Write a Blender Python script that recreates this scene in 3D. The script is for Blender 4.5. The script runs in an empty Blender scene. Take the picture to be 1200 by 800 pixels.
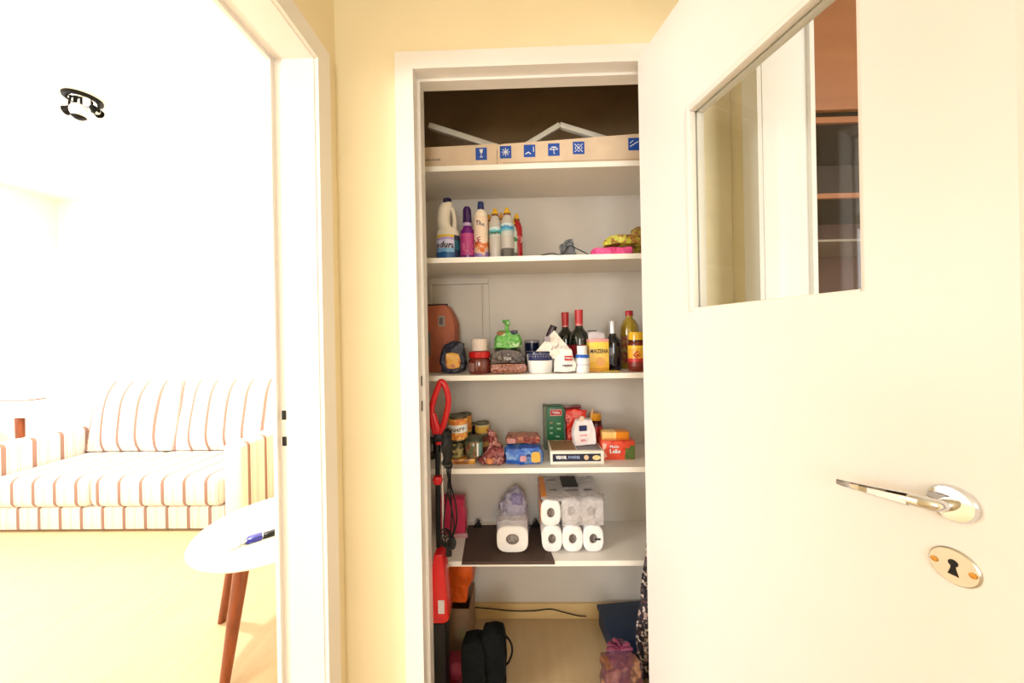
import bpy, bmesh, math, random
from mathutils import Vector, Matrix, noise
random.seed(4)
PI = math.pi
C = bpy.context.scene.collection
SC = bpy.context.scene

# ------------------------------------------------------------------ camera
CAMZ = 1.2585
F = 388.0
YAW, ROLL = 0.020, 0.0185
fwd = Vector((-math.sin(YAW), math.cos(YAW), 0))
r0 = Vector((math.cos(YAW), math.sin(YAW), 0))
right = math.cos(ROLL)*r0 - math.sin(ROLL)*Vector((0, 0, 1))
upv = math.cos(ROLL)*Vector((0, 0, 1)) + math.sin(ROLL)*r0
cam = bpy.data.objects.new('camera', bpy.data.cameras.new('camera'))
C.objects.link(cam)
m = Matrix.Identity(4)
for i in range(3):
    m[i][0] = right[i]; m[i][1] = upv[i]; m[i][2] = -fwd[i]
m[2][3] = CAMZ
cam.matrix_world = m
cam.data.sensor_width = 36
cam.data.lens = 36*F/1200
cam.data.shift_y = -8/1200
cam.data.clip_start = 0.02
SC.camera = cam

# ------------------------------------------------------------------ light
w = bpy.data.worlds.new('daylight'); SC.world = w
w.use_nodes = True
w.node_tree.nodes['Background'].inputs[0].default_value = (1.0, 0.97, 0.92, 1)
w.node_tree.nodes['Background'].inputs[1].default_value = 1.0
SC.view_settings.view_transform = 'Standard'
SC.view_settings.look = 'None'
SC.view_settings.exposure = 0.0
SC.view_settings.gamma = 1.0
SC.view_settings.use_curve_mapping = False

def area(name, loc, direction, sx, sy, power, col):
    l = bpy.data.lights.new(name, 'AREA'); l.shape = 'RECTANGLE'
    l.size = sx; l.size_y = sy; l.energy = power; l.color = col
    o = bpy.data.objects.new(name, l); C.objects.link(o)
    o.location = loc
    o.rotation_euler = Vector(direction).to_track_quat('-Z', 'Z').to_euler()
    return o
area('living_room_door_fill', (-4.28, -1.6, 1.6), (1, 0.25, -0.05), 1.3, 1.3, 150, (0.94, 0.97, 1.0))  # added lamp at an invented window, placed to grade light across the door
area('living_room_side_fill', (-4.28, 1.75, 1.6), (1, 0, -0.05), 1.7, 1.5, 42, (0.96, 0.98, 1.0))  # added fill brightening the living room; the balcony is made up
area('corridor_camera_fill', (-0.1, -2.42, 1.55), (0, 1, -0.05), 0.8, 1.1, 32, (0.92, 0.96, 1.0))  # soft fill put in behind the camera; its window is invented
area('side_room_fill', (1.9, -2.42, 1.6), (-0.3, 1, 0), 1.4, 1.2, 75, (0.96, 0.98, 1.0))  # added to brighten what shows through the door glass, no known window

# ------------------------------------------------------------------ materials
def S(r, g, b):
    f = lambda c: (c/255/12.92) if c/255 <= 0.04045 else ((c/255+0.055)/1.055)**2.4
    return (f(r), f(g), f(b), 1)

def mat(name, col, rough=0.5, metal=0.0, var=0.04, scale=12, bump=0.0, bscale=60, trans=0.0, spec=0.5, coat=0.0):
    m = bpy.data.materials.new(name); m.use_nodes = True
    nt = m.node_tree; p = nt.nodes['Principled BSDF']
    p.inputs['Roughness'].default_value = rough
    p.inputs['Metallic'].default_value = metal
    p.inputs['Transmission Weight'].default_value = trans
    p.inputs['Specular IOR Level'].default_value = spec
    p.inputs['Coat Weight'].default_value = coat
    tc = nt.nodes.new('ShaderNodeTexCoord')
    nz = nt.nodes.new('ShaderNodeTexNoise'); nz.inputs['Scale'].default_value = scale; nz.inputs['Detail'].default_value = 3
    nt.links.new(tc.outputs['Object'], nz.inputs['Vector'])
    rp = nt.nodes.new('ShaderNodeValToRGB')
    lo = tuple(c*(1-var) for c in col[:3])+(1,); hi = tuple(min(1, c*(1+var)) for c in col[:3])+(1,)
    rp.color_ramp.elements[0].color = lo; rp.color_ramp.elements[1].color = hi
    rp.color_ramp.elements[0].position = 0.3; rp.color_ramp.elements[1].position = 0.7
    nt.links.new(nz.outputs['Fac'], rp.inputs['Fac']); nt.links.new(rp.outputs['Color'], p.inputs['Base Color'])
    if bump:
        n2 = nt.nodes.new('ShaderNodeTexNoise'); n2.inputs['Scale'].default_value = bscale; n2.inputs['Detail'].default_value = 4
        nt.links.new(tc.outputs['Object'], n2.inputs['Vector'])
        bp = nt.nodes.new('ShaderNodeBump'); bp.inputs['Strength'].default_value = bump; bp.inputs['Distance'].default_value = 0.01
        nt.links.new(n2.outputs['Fac'], bp.inputs['Height']); nt.links.new(bp.outputs['Normal'], p.inputs['Normal'])
    return m

def ramp_mat(name, stops, source='Z', scale=8, rough=0.35, interp=None, bump=0.0, distort=0.0):
    """bands of colour along a generated axis, or blotches of colour from noise"""
    m = bpy.data.materials.new(name); m.use_nodes = True
    interp = interp or ('LINEAR' if source == 'NOISE' else 'CONSTANT')
    nt = m.node_tree; p = nt.nodes['Principled BSDF']; p.inputs['Roughness'].default_value = rough
    tc = nt.nodes.new('ShaderNodeTexCoord')
    rp = nt.nodes.new('ShaderNodeValToRGB'); rp.color_ramp.interpolation = interp
    els = rp.color_ramp.elements
    while len(els) < len(stops): els.new(0.5)
    for e, (pos, c) in zip(els, stops): e.position = pos
    for e, (pos, c) in zip(els, stops): e.color = c
    if source == 'NOISE':
        nz = nt.nodes.new('ShaderNodeTexNoise'); nz.inputs['Scale'].default_value = scale; nz.inputs['Detail'].default_value = 2
        nt.links.new(tc.outputs['Object'], nz.inputs['Vector']); nt.links.new(nz.outputs['Fac'], rp.inputs['Fac'])
    elif source == 'VORONOI':
        nz = nt.nodes.new('ShaderNodeTexVoronoi'); nz.inputs['Scale'].default_value = scale
        nt.links.new(tc.outputs['Object'], nz.inputs['Vector'])
        sp = nt.nodes.new('ShaderNodeSeparateColor'); nt.links.new(nz.outputs['Color'], sp.inputs[0])
        nt.links.new(sp.outputs[0], rp.inputs['Fac'])
    else:
        sp = nt.nodes.new('ShaderNodeSeparateXYZ'); nt.links.new(tc.outputs['Generated'], sp.inputs[0])
        if distort:
            nz = nt.nodes.new('ShaderNodeTexNoise'); nz.inputs['Scale'].default_value = scale
            nt.links.new(tc.outputs['Object'], nz.inputs['Vector'])
            ma = nt.nodes.new('ShaderNodeMath'); ma.operation = 'MULTIPLY_ADD'; ma.inputs[1].default_value = distort
            nt.links.new(nz.outputs['Fac'], ma.inputs[0]); nt.links.new(sp.outputs[source], ma.inputs[2])
            sb = nt.nodes.new('ShaderNodeMath'); sb.operation = 'SUBTRACT'; sb.inputs[1].default_value = distort*0.5
            nt.links.new(ma.outputs[0], sb.inputs[0]); nt.links.new(sb.outputs[0], rp.inputs['Fac'])
        else:
            nt.links.new(sp.outputs[source], rp.inputs['Fac'])
    nt.links.new(rp.outputs['Color'], p.inputs['Base Color'])
    if bump:
        n2 = nt.nodes.new('ShaderNodeTexNoise'); n2.inputs['Scale'].default_value = 70
        nt.links.new(tc.outputs['Object'], n2.inputs['Vector'])
        bp = nt.nodes.new('ShaderNodeBump'); bp.inputs['Strength'].default_value = bump; bp.inputs['Distance'].default_value = 0.01
        nt.links.new(n2.outputs['Fac'], bp.inputs['Height']); nt.links.new(bp.outputs['Normal'], p.inputs['Normal'])
    return m

def wood(name, c1, c2, axis='Z', scale=4, rough=0.4, stretch=12):
    m = bpy.data.materials.new(name); m.use_nodes = True
    nt = m.node_tree; p = nt.nodes['Principled BSDF']; p.inputs['Roughness'].default_value = rough
    tc = nt.nodes.new('ShaderNodeTexCoord'); mp = nt.nodes.new('ShaderNodeMapping')
    sc = [stretch, stretch, stretch]; sc['XYZ'.index(axis)] = 1
    mp.inputs['Scale'].default_value = sc
    nz = nt.nodes.new('ShaderNodeTexNoise'); nz.inputs['Scale'].default_value = scale; nz.inputs['Detail'].default_value = 5
    rp = nt.nodes.new('ShaderNodeValToRGB'); rp.color_ramp.elements[0].color = c1; rp.color_ramp.elements[1].color = c2
    rp.color_ramp.elements[0].position = 0.3; rp.color_ramp.elements[1].position = 0.7
    nt.links.new(tc.outputs['Object'], mp.inputs['Vector']); nt.links.new(mp.outputs['Vector'], nz.inputs['Vector'])
    nt.links.new(nz.outputs['Fac'], rp.inputs['Fac']); nt.links.new(rp.outputs['Color'], p.inputs['Base Color'])
    return m

def stripes(name, axis, period=0.14, phase=0.0):
    """woven cream cloth with one wide tan stripe and two hairlines each period"""
    m = bpy.data.materials.new(name); m.use_nodes = True
    nt = m.node_tree; p = nt.nodes['Principled BSDF']; p.inputs['Roughness'].default_value = 0.9
    tc = nt.nodes.new('ShaderNodeTexCoord'); sp = nt.nodes.new('ShaderNodeSeparateXYZ')
    nt.links.new(tc.outputs['Object'], sp.inputs[0])
    a = nt.nodes.new('ShaderNodeMath'); a.operation = 'MULTIPLY_ADD'; a.inputs[1].default_value = 1/period; a.inputs[2].default_value = 50+phase
    nt.links.new(sp.outputs[axis], a.inputs[0])
    fr = nt.nodes.new('ShaderNodeMath'); fr.operation = 'FRACT'; nt.links.new(a.outputs[0], fr.inputs[0])
    rp = nt.nodes.new('ShaderNodeValToRGB'); rp.color_ramp.interpolation = 'CONSTANT'
    base = S(224, 212, 200); tan = S(148, 114, 100); thin = S(196, 170, 150)
    st = [(0, base), (0.10, tan), (0.26, base), (0.34, thin), (0.37, base), (0.60, thin), (0.625, base), (0.68, thin), (0.71, base)]
    while len(rp.color_ramp.elements) < len(st): rp.color_ramp.elements.new(0.5)
    for e, (q, c) in zip(rp.color_ramp.elements, st): e.position = q
    for e, (q, c) in zip(rp.color_ramp.elements, st): e.color = c
    nt.links.new(fr.outputs[0], rp.inputs['Fac'])
    nt.links.new(rp.outputs['Color'], p.inputs['Base Color'])
    wv = nt.nodes.new('ShaderNodeTexNoise'); wv.inputs['Scale'].default_value = 400
    nt.links.new(tc.outputs['Object'], wv.inputs['Vector'])
    bp = nt.nodes.new('ShaderNodeBump'); bp.inputs['Strength'].default_value = 0.2; bp.inputs['Distance'].default_value = 0.002
    nt.links.new(wv.outputs['Fac'], bp.inputs['Height']); nt.links.new(bp.outputs['Normal'], p.inputs['Normal'])
    return m

def film(name, col, alpha=0.35, rough=0.15, bump=0.4):
    """thin clear plastic: see-through with a shiny crumpled surface"""
    m = bpy.data.materials.new(name); m.use_nodes = True
    nt = m.node_tree; p = nt.nodes['Principled BSDF']
    p.inputs['Base Color'].default_value = col; p.inputs['Roughness'].default_value = rough
    p.inputs['Alpha'].default_value = alpha
    tc = nt.nodes.new('ShaderNodeTexCoord')
    n2 = nt.nodes.new('ShaderNodeTexNoise'); n2.inputs['Scale'].default_value = 55; n2.inputs['Detail'].default_value = 4
    nt.links.new(tc.outputs['Object'], n2.inputs['Vector'])
    bp = nt.nodes.new('ShaderNodeBump'); bp.inputs['Strength'].default_value = bump; bp.inputs['Distance'].default_value = 0.01
    nt.links.new(n2.outputs['Fac'], bp.inputs['Height']); nt.links.new(bp.outputs['Normal'], p.inputs['Normal'])
    return m

def window_glass(name):
    m = bpy.data.materials.new(name); m.use_nodes = True
    nt = m.node_tree; out = nt.nodes['Material Output']
    nt.nodes.remove(nt.nodes['Principled BSDF'])
    tr = nt.nodes.new('ShaderNodeBsdfTransparent'); tr.inputs[0].default_value = (0.93, 0.95, 0.94, 1)
    gl = nt.nodes.new('ShaderNodeBsdfGlossy'); gl.inputs['Roughness'].default_value = 0.0
    lw = nt.nodes.new('ShaderNodeLayerWeight'); lw.inputs[0].default_value = 0.5
    pw = nt.nodes.new('ShaderNodeMath'); pw.operation = 'POWER'; pw.inputs[1].default_value = 5
    nt.links.new(lw.outputs['Facing'], pw.inputs[0])
    fr = nt.nodes.new('ShaderNodeMath'); fr.operation = 'MULTIPLY_ADD'; fr.inputs[1].default_value = 0.9; fr.inputs[2].default_value = 0.04
    nt.links.new(pw.outputs[0], fr.inputs[0])
    mx = nt.nodes.new('ShaderNodeMixShader')
    nt.links.new(fr.outputs[0], mx.inputs[0]); nt.links.new(tr.outputs[0], mx.inputs[1]); nt.links.new(gl.outputs[0], mx.inputs[2])
    nt.links.new(mx.outputs[0], out.inputs[0])
    return m

WALL = mat('cream_wall_paint', S(243, 226, 186), 0.75, var=0.02, scale=3, bump=0.05, bscale=150)
WHITE_WALL = mat('white_wall_paint', S(246, 245, 240), 0.8, var=0.02, scale=3, bump=0.05, bscale=150)
CEIL = mat('ceiling_paint', S(240, 238, 230), 0.85, var=0.01)
TRIM = mat('ivory_trim_enamel', S(238, 231, 222), 0.35, var=0.02, scale=4)
DOORM = mat('ivory_door_enamel', S(240, 235, 229), 0.32, var=0.015, scale=3)
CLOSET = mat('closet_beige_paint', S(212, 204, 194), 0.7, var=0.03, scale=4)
SHELFM = mat('shelf_laminate', S(234, 226, 216), 0.5, var=0.02)
SHELFEDGE = mat('shelf_edge_band', S(250, 244, 232), 0.35, var=0.01)
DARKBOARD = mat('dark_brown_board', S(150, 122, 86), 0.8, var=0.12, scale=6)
FLOORM = wood('light_oak_laminate', S(190, 162, 122), S(198, 171, 131), 'Y', 3, 0.45, 10)
BASEB = wood('pale_wood_baseboard', S(214, 180, 124), S(224, 194, 140), 'X', 3, 0.45, 10)
LEGW = wood('reddish_brown_wood', S(112, 50, 20), S(140, 68, 30), 'Z', 6, 0.3, 10)
CHROME = mat('polished_chrome', S(225, 225, 228), 0.08, 1.0, var=0.0)
SATIN = mat('brushed_nickel', S(205, 200, 188), 0.35, 1.0, var=0.03)
BRASS = mat('brass_screw', S(190, 140, 70), 0.3, 1.0)
BLACK = mat('black_plastic', S(10, 10, 11), 0.45, spec=.3)
BLACKM = mat('black_metal', S(28, 28, 26), 0.3, 0.6)
WHITEP = mat('white_plastic', S(240, 240, 236), 0.35)
INK = mat('black_print', S(22, 20, 26), 0.5)
WINK = mat('white_print', S(245, 245, 245), 0.5)
REDINK = mat('red_print', S(186, 22, 34), 0.5)
NAVYINK = mat('navy_print', S(28, 34, 84), 0.5)
BLUEINK = mat('blue_print', S(24, 74, 164), 0.5)
GREENINK = mat('green_print', S(30, 110, 60), 0.5)
GLASS = window_glass('clear_window_glass')
def glossy(name, r, g, b, rough=0.2): return mat(name, S(r, g, b), rough, var=0.03)

# ------------------------------------------------------------------ mesh helpers
def link(name, bm, m, parent=None, smooth=False, mats=None):
    me = bpy.data.meshes.new(name)
    bmesh.ops.recalc_face_normals(bm, faces=bm.faces)
    bm.to_mesh(me); bm.free()
    for q in (mats or [m]): me.materials.append(q)
    if smooth:
        for p in me.polygons: p.use_smooth = True
        me.set_sharp_from_angle(angle=math.radians(38))
    o = bpy.data.objects.new(name, me); C.objects.link(o)
    if parent: o.parent = parent
    return o

def tagit(o, label=None, cat=None, group=None, kind=None):
    if label: o['label'] = label
    if cat: o['category'] = cat
    if group: o['group'] = group
    if kind: o['kind'] = kind
    return o

def thing(name, label, cat, loc=(0, 0, 0), rz=0, group=None):
    o = bpy.data.objects.new(name, None); C.objects.link(o)
    o.location = loc; o.rotation_euler = (0, 0, rz)
    o.empty_display_size = 0.05
    return tagit(o, label, cat, group)

def struct(name, kind_label=None):
    o = bpy.data.objects.new(name, None); C.objects.link(o); o['kind'] = 'structure'
    if kind_label: o['label'] = kind_label
    return o

def addbox(bm, x0, x1, y0, y1, z0, z1, M=None):
    vs = [bm.verts.new((x, y, z)) for x in (x0, x1) for y in (y0, y1) for z in (z0, z1)]
    for f in ((0, 1, 3, 2), (4, 6, 7, 5), (0, 4, 5, 1), (2, 3, 7, 6), (0, 2, 6, 4), (1, 5, 7, 3)):
        bm.faces.new([vs[i] for i in f])
    if M is not None:
        for v in vs: v.co = M @ v.co
    return vs

def box(name, x0, x1, y0, y1, z0, z1, m, parent=None, bev=0.0, M=None, seg=2):
    bm = bmesh.new(); addbox(bm, x0, x1, y0, y1, z0, z1)
    if bev:
        bmesh.ops.bevel(bm, geom=list(bm.edges), offset=bev, segments=seg, affect='EDGES', profile=0.5)
    if M is not None:
        for v in bm.verts: v.co = M @ v.co
    return link(name, bm, m, parent, smooth=bool(bev))

def lathe(name, prof, m, parent=None, seg=28, loc=(0, 0, 0), sx=1, sy=1, a0=0, a1=2*PI, M=None):
    bm = bmesh.new(); full = abs(a1-a0-2*PI) < 1e-6
    n = seg if full else seg+1
    rings = []
    for r, z in prof:
        if r < 1e-6 and full:
            rings.append([bm.verts.new((0, 0, z))])
        else:
            rings.append([bm.verts.new((r*math.cos(a0+(a1-a0)*i/seg)*sx, r*math.sin(a0+(a1-a0)*i/seg)*sy, z)) for i in range(n)])
    for A, B in zip(rings, rings[1:]):
        for i in range(seg):
            j = (i+1) % n if full else i+1
            if len(A) == 1 and len(B) == 1: continue
            if len(A) == 1: f = (A[0], B[i], B[j])
            elif len(B) == 1: f = (A[i], A[j], B[0])
            else: f = (A[i], A[j], B[j], B[i])
            try: bm.faces.new(f)
            except ValueError: pass
    T = Matrix.Translation(loc)
    if M is not None: T = T @ M
    bmesh.ops.transform(bm, matrix=T, verts=bm.verts)
    return link(name, bm, m, parent, smooth=True)

def smoothpts(pts, n=8):
    P = [Vector(p) for p in pts]
    if len(P) < 3: return P
    out = []
    for i in range(len(P)-1):
        a = P[max(i-1, 0)]; b = P[i]; c = P[i+1]; d = P[min(i+2, len(P)-1)]
        for k in range(n):
            t = k/n
            out.append(0.5*((2*b)+(-a+c)*t+(2*a-5*b+4*c-d)*t*t+(-a+3*b-3*c+d)*t**3))
    out.append(P[-1]); return out

def tube_bm(bm, pts, r, seg=8, flat=1.0, closed=False):
    """sweep a circle; r a number or list; flat squashes the section in its second axis"""
    P = [Vector(p) for p in pts]; n = len(P); rings = []
    up = Vector((0, 0, 1)); prevn = None
    for i, p in enumerate(P):
        if closed: t = (P[(i+1) % n]-P[i-1]).normalized()
        else: t = (P[min(i+1, n-1)]-P[max(i-1, 0)]).normalized()
        if prevn is None:
            ref = up if abs(t.dot(up)) < 0.9 else Vector((0, 1, 0))
            nn = t.cross(ref).normalized()
        else:
            nn = (prevn - t*prevn.dot(t)).normalized()
        prevn = nn; b = t.cross(nn)
        rr = r[i] if isinstance(r, (list, tuple)) else r
        rings.append([bm.verts.new(p+nn*math.cos(2*PI*k/seg)*rr+b*math.sin(2*PI*k/seg)*rr*flat) for k in range(seg)])
    pairs = list(zip(rings, rings[1:]))
    if closed: pairs.append((rings[-1], rings[0]))
    for A, B in pairs:
        for k in range(seg): bm.faces.new((A[k], A[(k+1) % seg], B[(k+1) % seg], B[k]))
    if not closed:
        bm.faces.new(rings[0][::-1]); bm.faces.new(rings[-1])

def tube(name, pts, r, m, parent=None, seg=8, n=8, flat=1.0, closed=False, raw=False):
    bm = bmesh.new()
    q = pts if raw else smoothpts(pts, n)
    if isinstance(r, (list, tuple)) and not raw:
        R = []; k = len(q)
        for i in range(k):
            t = i/(k-1)*(len(r)-1); a = int(min(t, len(r)-2)); R.append(r[a]*(1-(t-a))+r[a+1]*(t-a))
        r = R
    tube_bm(bm, q, r, seg, flat, closed)
    return link(name, bm, m, parent, smooth=True)

def prism(name, pts, y0, y1, m, parent=None, M=None, bev=0):
    """outline in x,z extruded along y"""
    bm = bmesh.new()
    a = [bm.verts.new((x, y0, z)) for x, z in pts]; b = [bm.verts.new((x, y1, z)) for x, z in pts]
    bm.faces.new(a); bm.faces.new(b[::-1]); n = len(pts)
    for i in range(n): bm.faces.new((a[i], a[(i+1) % n], b[(i+1) % n], b[i]))
    if bev:
        bmesh.ops.recalc_face_normals(bm, faces=bm.faces)
        bmesh.ops.bevel(bm, geom=list(bm.edges), offset=bev, segments=2, affect='EDGES', profile=0.5)
    if M is not None: bmesh.ops.transform(bm, matrix=M, verts=bm.verts)
    return link(name, bm, m, parent, smooth=bool(bev))

def blob(name, w, d, h, m, parent=None, loc=(0, 0, 0), e=0.5, amp=0.006, freq=14, seed=0, shape=None, res=14, M=None):
    """soft pack standing on z=0: a superellipsoid with folds; shape(u) scales the width and depth by height"""
    bm = bmesh.new()
    bmesh.ops.create_cube(bm, size=2)
    bmesh.ops.subdivide_edges(bm, edges=bm.edges, cuts=res, use_grid_fill=True)
    off = Vector((seed*3.1, seed*1.7, seed*2.3))
    for v in bm.verts:
        c = v.co.copy(); n = c.normalized()
        s = max(abs(c.x), abs(c.y), abs(c.z))
        cube = c/s
        q = cube*(1-e)+n*e*1.0
        k = (h/2)
        p = Vector((q.x*w/2, q.y*d/2, q.z*h/2+h/2))
        u = max(0, min(1, p.z/h))
        if shape:
            sc = shape(u)
            if isinstance(sc, tuple): p.x = p.x*sc[0]+(sc[2] if len(sc) > 2 else 0); p.y *= sc[1]
            else: p.x *= sc; p.y *= sc
        nv = Vector((noise.noise(p*freq+off), noise.noise(p*freq+off+Vector((9, 0, 0))), noise.noise(p*freq+off+Vector((0, 9, 0)))))
        n2 = Vector((noise.noise(p*freq*2.7+off), noise.noise(p*freq*2.7+off+Vector((5, 0, 0))), 0))
        p += nv*amp*2+n2*amp
        p.z = max(p.z, 0)
        v.co = p
    T = Matrix.Translation(loc)
    if M is not None: T = T @ M
    bmesh.ops.transform(bm, matrix=T, verts=bm.verts)
    return link(name, bm, m, parent, smooth=True)

def letters(name, text, size, m, parent, loc, radius=None, width=None, slant=0.0, tilt=0.0, thick=0.0006, bold=0.0):
    """printed words facing -y, centred on loc; radius bends them round a bottle whose axis is at loc"""
    cu = bpy.data.curves.new(name, 'FONT'); cu.body = text; cu.size = size
    cu.align_x = 'CENTER'; cu.align_y = 'CENTER'; cu.resolution_u = 1; cu.shear = slant; cu.offset = bold
    tmp = bpy.data.objects.new(name, cu); C.objects.link(tmp)
    me = bpy.data.meshes.new_from_object(tmp.evaluated_get(bpy.context.evaluated_depsgraph_get()))
    C.objects.unlink(tmp); bpy.data.objects.remove(tmp)
    bm = bmesh.new(); bm.from_mesh(me); bpy.data.meshes.remove(me)
    xs = [v.co.x for v in bm.verts]
    k = (width/(max(xs)-min(xs))) if (width and xs) else 1
    for v in bm.verts:
        x, z = v.co.x*k, v.co.y
        x, z = x*math.cos(tilt)-z*math.sin(tilt), x*math.sin(tilt)+z*math.cos(tilt)
        if radius:
            a = x/radius; v.co = Vector((radius*math.sin(a)+loc[0], -radius*math.cos(a)+loc[1], z+loc[2]))
        else: v.co = Vector((x+loc[0], loc[1]-thick, z+loc[2]))
    return link(name, bm, m, parent)

def P(px, py, Y):
    """point of the real space seen at this place of the photograph, at distance Y"""
    d = fwd+right*((px-600)/F)+upv*((392-py)/F)
    d = d*(Y/d.y)
    return Vector((d.x, d.y, d.z+CAMZ))
def X(px, py, Y): return P(px, py, Y).x
def Z(px, py, Y): return P(px, py, Y).z
def ext(x0, x1, yt, yb, Y):
    ym = (yt+yb)/2; a = X(x0, ym, Y); b = X(x1, ym, Y)
    return (a+b)/2, b-a, Z((x0+x1)/2, yt, Y)

# ================================================================== the setting
D = 1.037            # corridor face of the closet wall
XL, XR = -0.565, 0.668
CZ = 2.6
OX0, OX1 = -0.313, 0.436   # closet opening
OZ = 2.088
# floor and ceilings
box('floor', -4.5, 3.2, -2.6, 3.2, -0.1, 0, FLOORM)['kind'] = 'structure'
box('ceiling', -4.5, 3.2, -2.6, 3.2, CZ, CZ+0.1, CEIL)['kind'] = 'structure'
def wallpart(name, *a, m=WALL):
    o = box(name, *a, m); o['kind'] = 'structure'; return o
# closet wall with its opening (one mesh)
bm = bmesh.new()
addbox(bm, XL, OX0-0.03, D, D+0.12, 0, CZ); addbox(bm, OX1+0.03, XR, D, D+0.12, 0, CZ)
addbox(bm, OX0-0.03, OX1+0.03, D, D+0.12, OZ+0.035, CZ)
o = link('wall_back', bm, WALL); o['kind'] = 'structure'
# closet lining
bm = bmesh.new(); addbox(bm, -0.55, 0.655, 1.48, 1.52, 0, 1.885)
o = link('wall_closet_back', bm, CLOSET); o['kind'] = 'structure'
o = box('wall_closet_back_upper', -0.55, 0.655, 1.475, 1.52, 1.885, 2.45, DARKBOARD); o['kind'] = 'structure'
o = box('wall_closet_left', -0.55, -0.45, D+0.12, 1.48, 0, 2.45, CLOSET); o['kind'] = 'structure'
o = box('wall_closet_right', 0.62, 0.655, D+0.12, 1.48, 0, 2.45, CLOSET); o['kind'] = 'structure'
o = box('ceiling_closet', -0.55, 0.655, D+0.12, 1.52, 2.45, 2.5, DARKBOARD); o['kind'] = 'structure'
# wall between corridor and living room
LY = 0.924; LZ = 2.05
bm = bmesh.new()
addbox(bm, XL-0.125, XL, LY+0.03, 3.05, 0, CZ); addbox(bm, XL-0.125, XL, -2.5, 0.06, 0, CZ)
addbox(bm, XL-0.125, XL, 0.06, LY+0.03, LZ+0.03, CZ)
o = link('wall_left', bm, WALL); o['kind'] = 'structure'
# wall to the side room
RY = 0.906; RZ = 2.09
bm = bmesh.new()
addbox(bm, XR, XR+0.13, RY+0.03, 2.2, 0, CZ); addbox(bm, XR, XR+0.13, -2.5, 0.06, 0, CZ)
addbox(bm, XR, XR+0.13, 0.06, RY+0.03, RZ+0.03, CZ)
o = link('wall_right', bm, WALL); o['kind'] = 'structure'
# outer walls of the two rooms and the corridor end, with invented, unseen openings where the added fill lamps stand
wallpart('wall_living_back', -4.45, XL-0.125, 3.05, 3.15, 0, CZ, m=WHITE_WALL)
bm = bmesh.new()
for a in ((-2.5, -2.3, 0, CZ), (-0.9, 0.85, 0, CZ), (2.65, 3.05, 0, CZ), (-2.3, -0.9, 0, 0.9), (-2.3, -0.9, 2.3, CZ), (0.85, 2.65, 0, 0.8), (0.85, 2.65, 2.4, CZ)):
    addbox(bm, -4.45, -4.35, a[0], a[1], a[2], a[3])
o = link('wall_living_left', bm, WHITE_WALL); o['kind'] = 'structure'
wallpart('wall_living_front', -4.45, XL-0.125, -2.6, -2.5, 0, CZ, m=WHITE_WALL)
bm = bmesh.new()
for a in ((XL, -0.5, 0, CZ), (0.3, XR, 0, CZ), (-0.5, 0.3, 0, 1.0), (-0.5, 0.3, 2.1, CZ)):
    addbox(bm, a[0], a[1], -2.6, -2.5, a[2], a[3])
o = link('wall_front', bm, WALL); o['kind'] = 'structure'
wallpart('wall_side_room_back', XR+0.13, 3.1, 2.1, 2.2, 0, CZ)
bm = bmesh.new()
for a in ((XR+0.13, 1.15, 0, CZ), (2.65, 3.1, 0, CZ), (1.15, 2.65, 0, 0.95), (1.15, 2.65, 2.25, CZ)):
    addbox(bm, a[0], a[1], -2.6, -2.5, a[2], a[3])
o = link('wall_side_room_front', bm, WALL); o['kind'] = 'structure'
bm = bmesh.new(); addbox(bm, 3.0, 3.1, -2.5, 2.1, 0, CZ)
o = link('wall_side_room_right', bm, WALL); o['kind'] = 'structure'

# closet door frame
t = struct('trim_1', 'ivory wooden frame round the closet doorway')
bm = bmesh.new(); cw = 0.058
addbox(bm, OX0-cw, OX0, D-0.012, D, 0, OZ+cw); addbox(bm, OX1, OX1+cw, D-0.012, D, 0, OZ+cw)
addbox(bm, OX0, OX1, D-0.012, D, OZ, OZ+cw)
addbox(bm, OX0-0.016, OX0, D-0.017, D-0.012, 0, OZ+0.016)
addbox(bm, OX0, OX1, D-0.017, D-0.012, OZ, OZ+0.016)
link('casing', bm, TRIM, t)
bm = bmesh.new()
addbox(bm, OX0-0.03, OX0, D, D+0.069, 0, OZ+0.035); addbox(bm, OX1, OX1+0.03, D, D+0.069, 0, OZ+0.035)
addbox(bm, OX0, OX1, D, D+0.069, OZ, OZ+0.035)
link('jamb', bm, TRIM, t)
bm = bmesh.new()
addbox(bm, OX0, OX0+0.009, D+0.026, D+0.069, 0, OZ-0.008); addbox(bm, OX1-0.004, OX1, D+0.026, D+0.069, 0, OZ-0.008)
addbox(bm, OX0, OX1, D+0.026, D+0.069, OZ-0.008, OZ)
link('stop', bm, TRIM, t)
for zz in (1.12, 1.04):
    box('strike_slot', OX0-0.0008, OX0+0.0012, D+0.010, D+0.020, zz-0.02, zz+0.012, BLACK, t)

# living room door frame
t = struct('trim_2', 'ivory wooden frame round the doorway to the living room')
bm = bmesh.new()
addbox(bm, XL-0.090, XL, LY, LY+0.03, 0, LZ+0.03); addbox(bm, XL-0.125, XL-0.090, LY+0.014, LY+0.03, 0, LZ+0.03)
addbox(bm, XL-0.125, XL, 0.06, 0.09, 0, LZ+0.03)
addbox(bm, XL-0.090, XL, 0.09, LY, LZ, LZ+0.03); addbox(bm, XL-0.125, XL-0.090, 0.09, LY+0.014, LZ+0.014, LZ+0.03)
link('jamb', bm, TRIM, t)
bm = bmesh.new()
for x0, x1 in ((XL, XL+0.012), (XL-0.137, XL-0.125)):
    addbox(bm, x0, x1, LY+0.002, LY+0.062, 0, LZ+0.06); addbox(bm, x0, x1, 0.03, 0.088, 0, LZ+0.06)
    addbox(bm, x0, x1, 0.088, LY+0.002, LZ+0.002, LZ+0.06)
link('casing', bm, TRIM, t)
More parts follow.
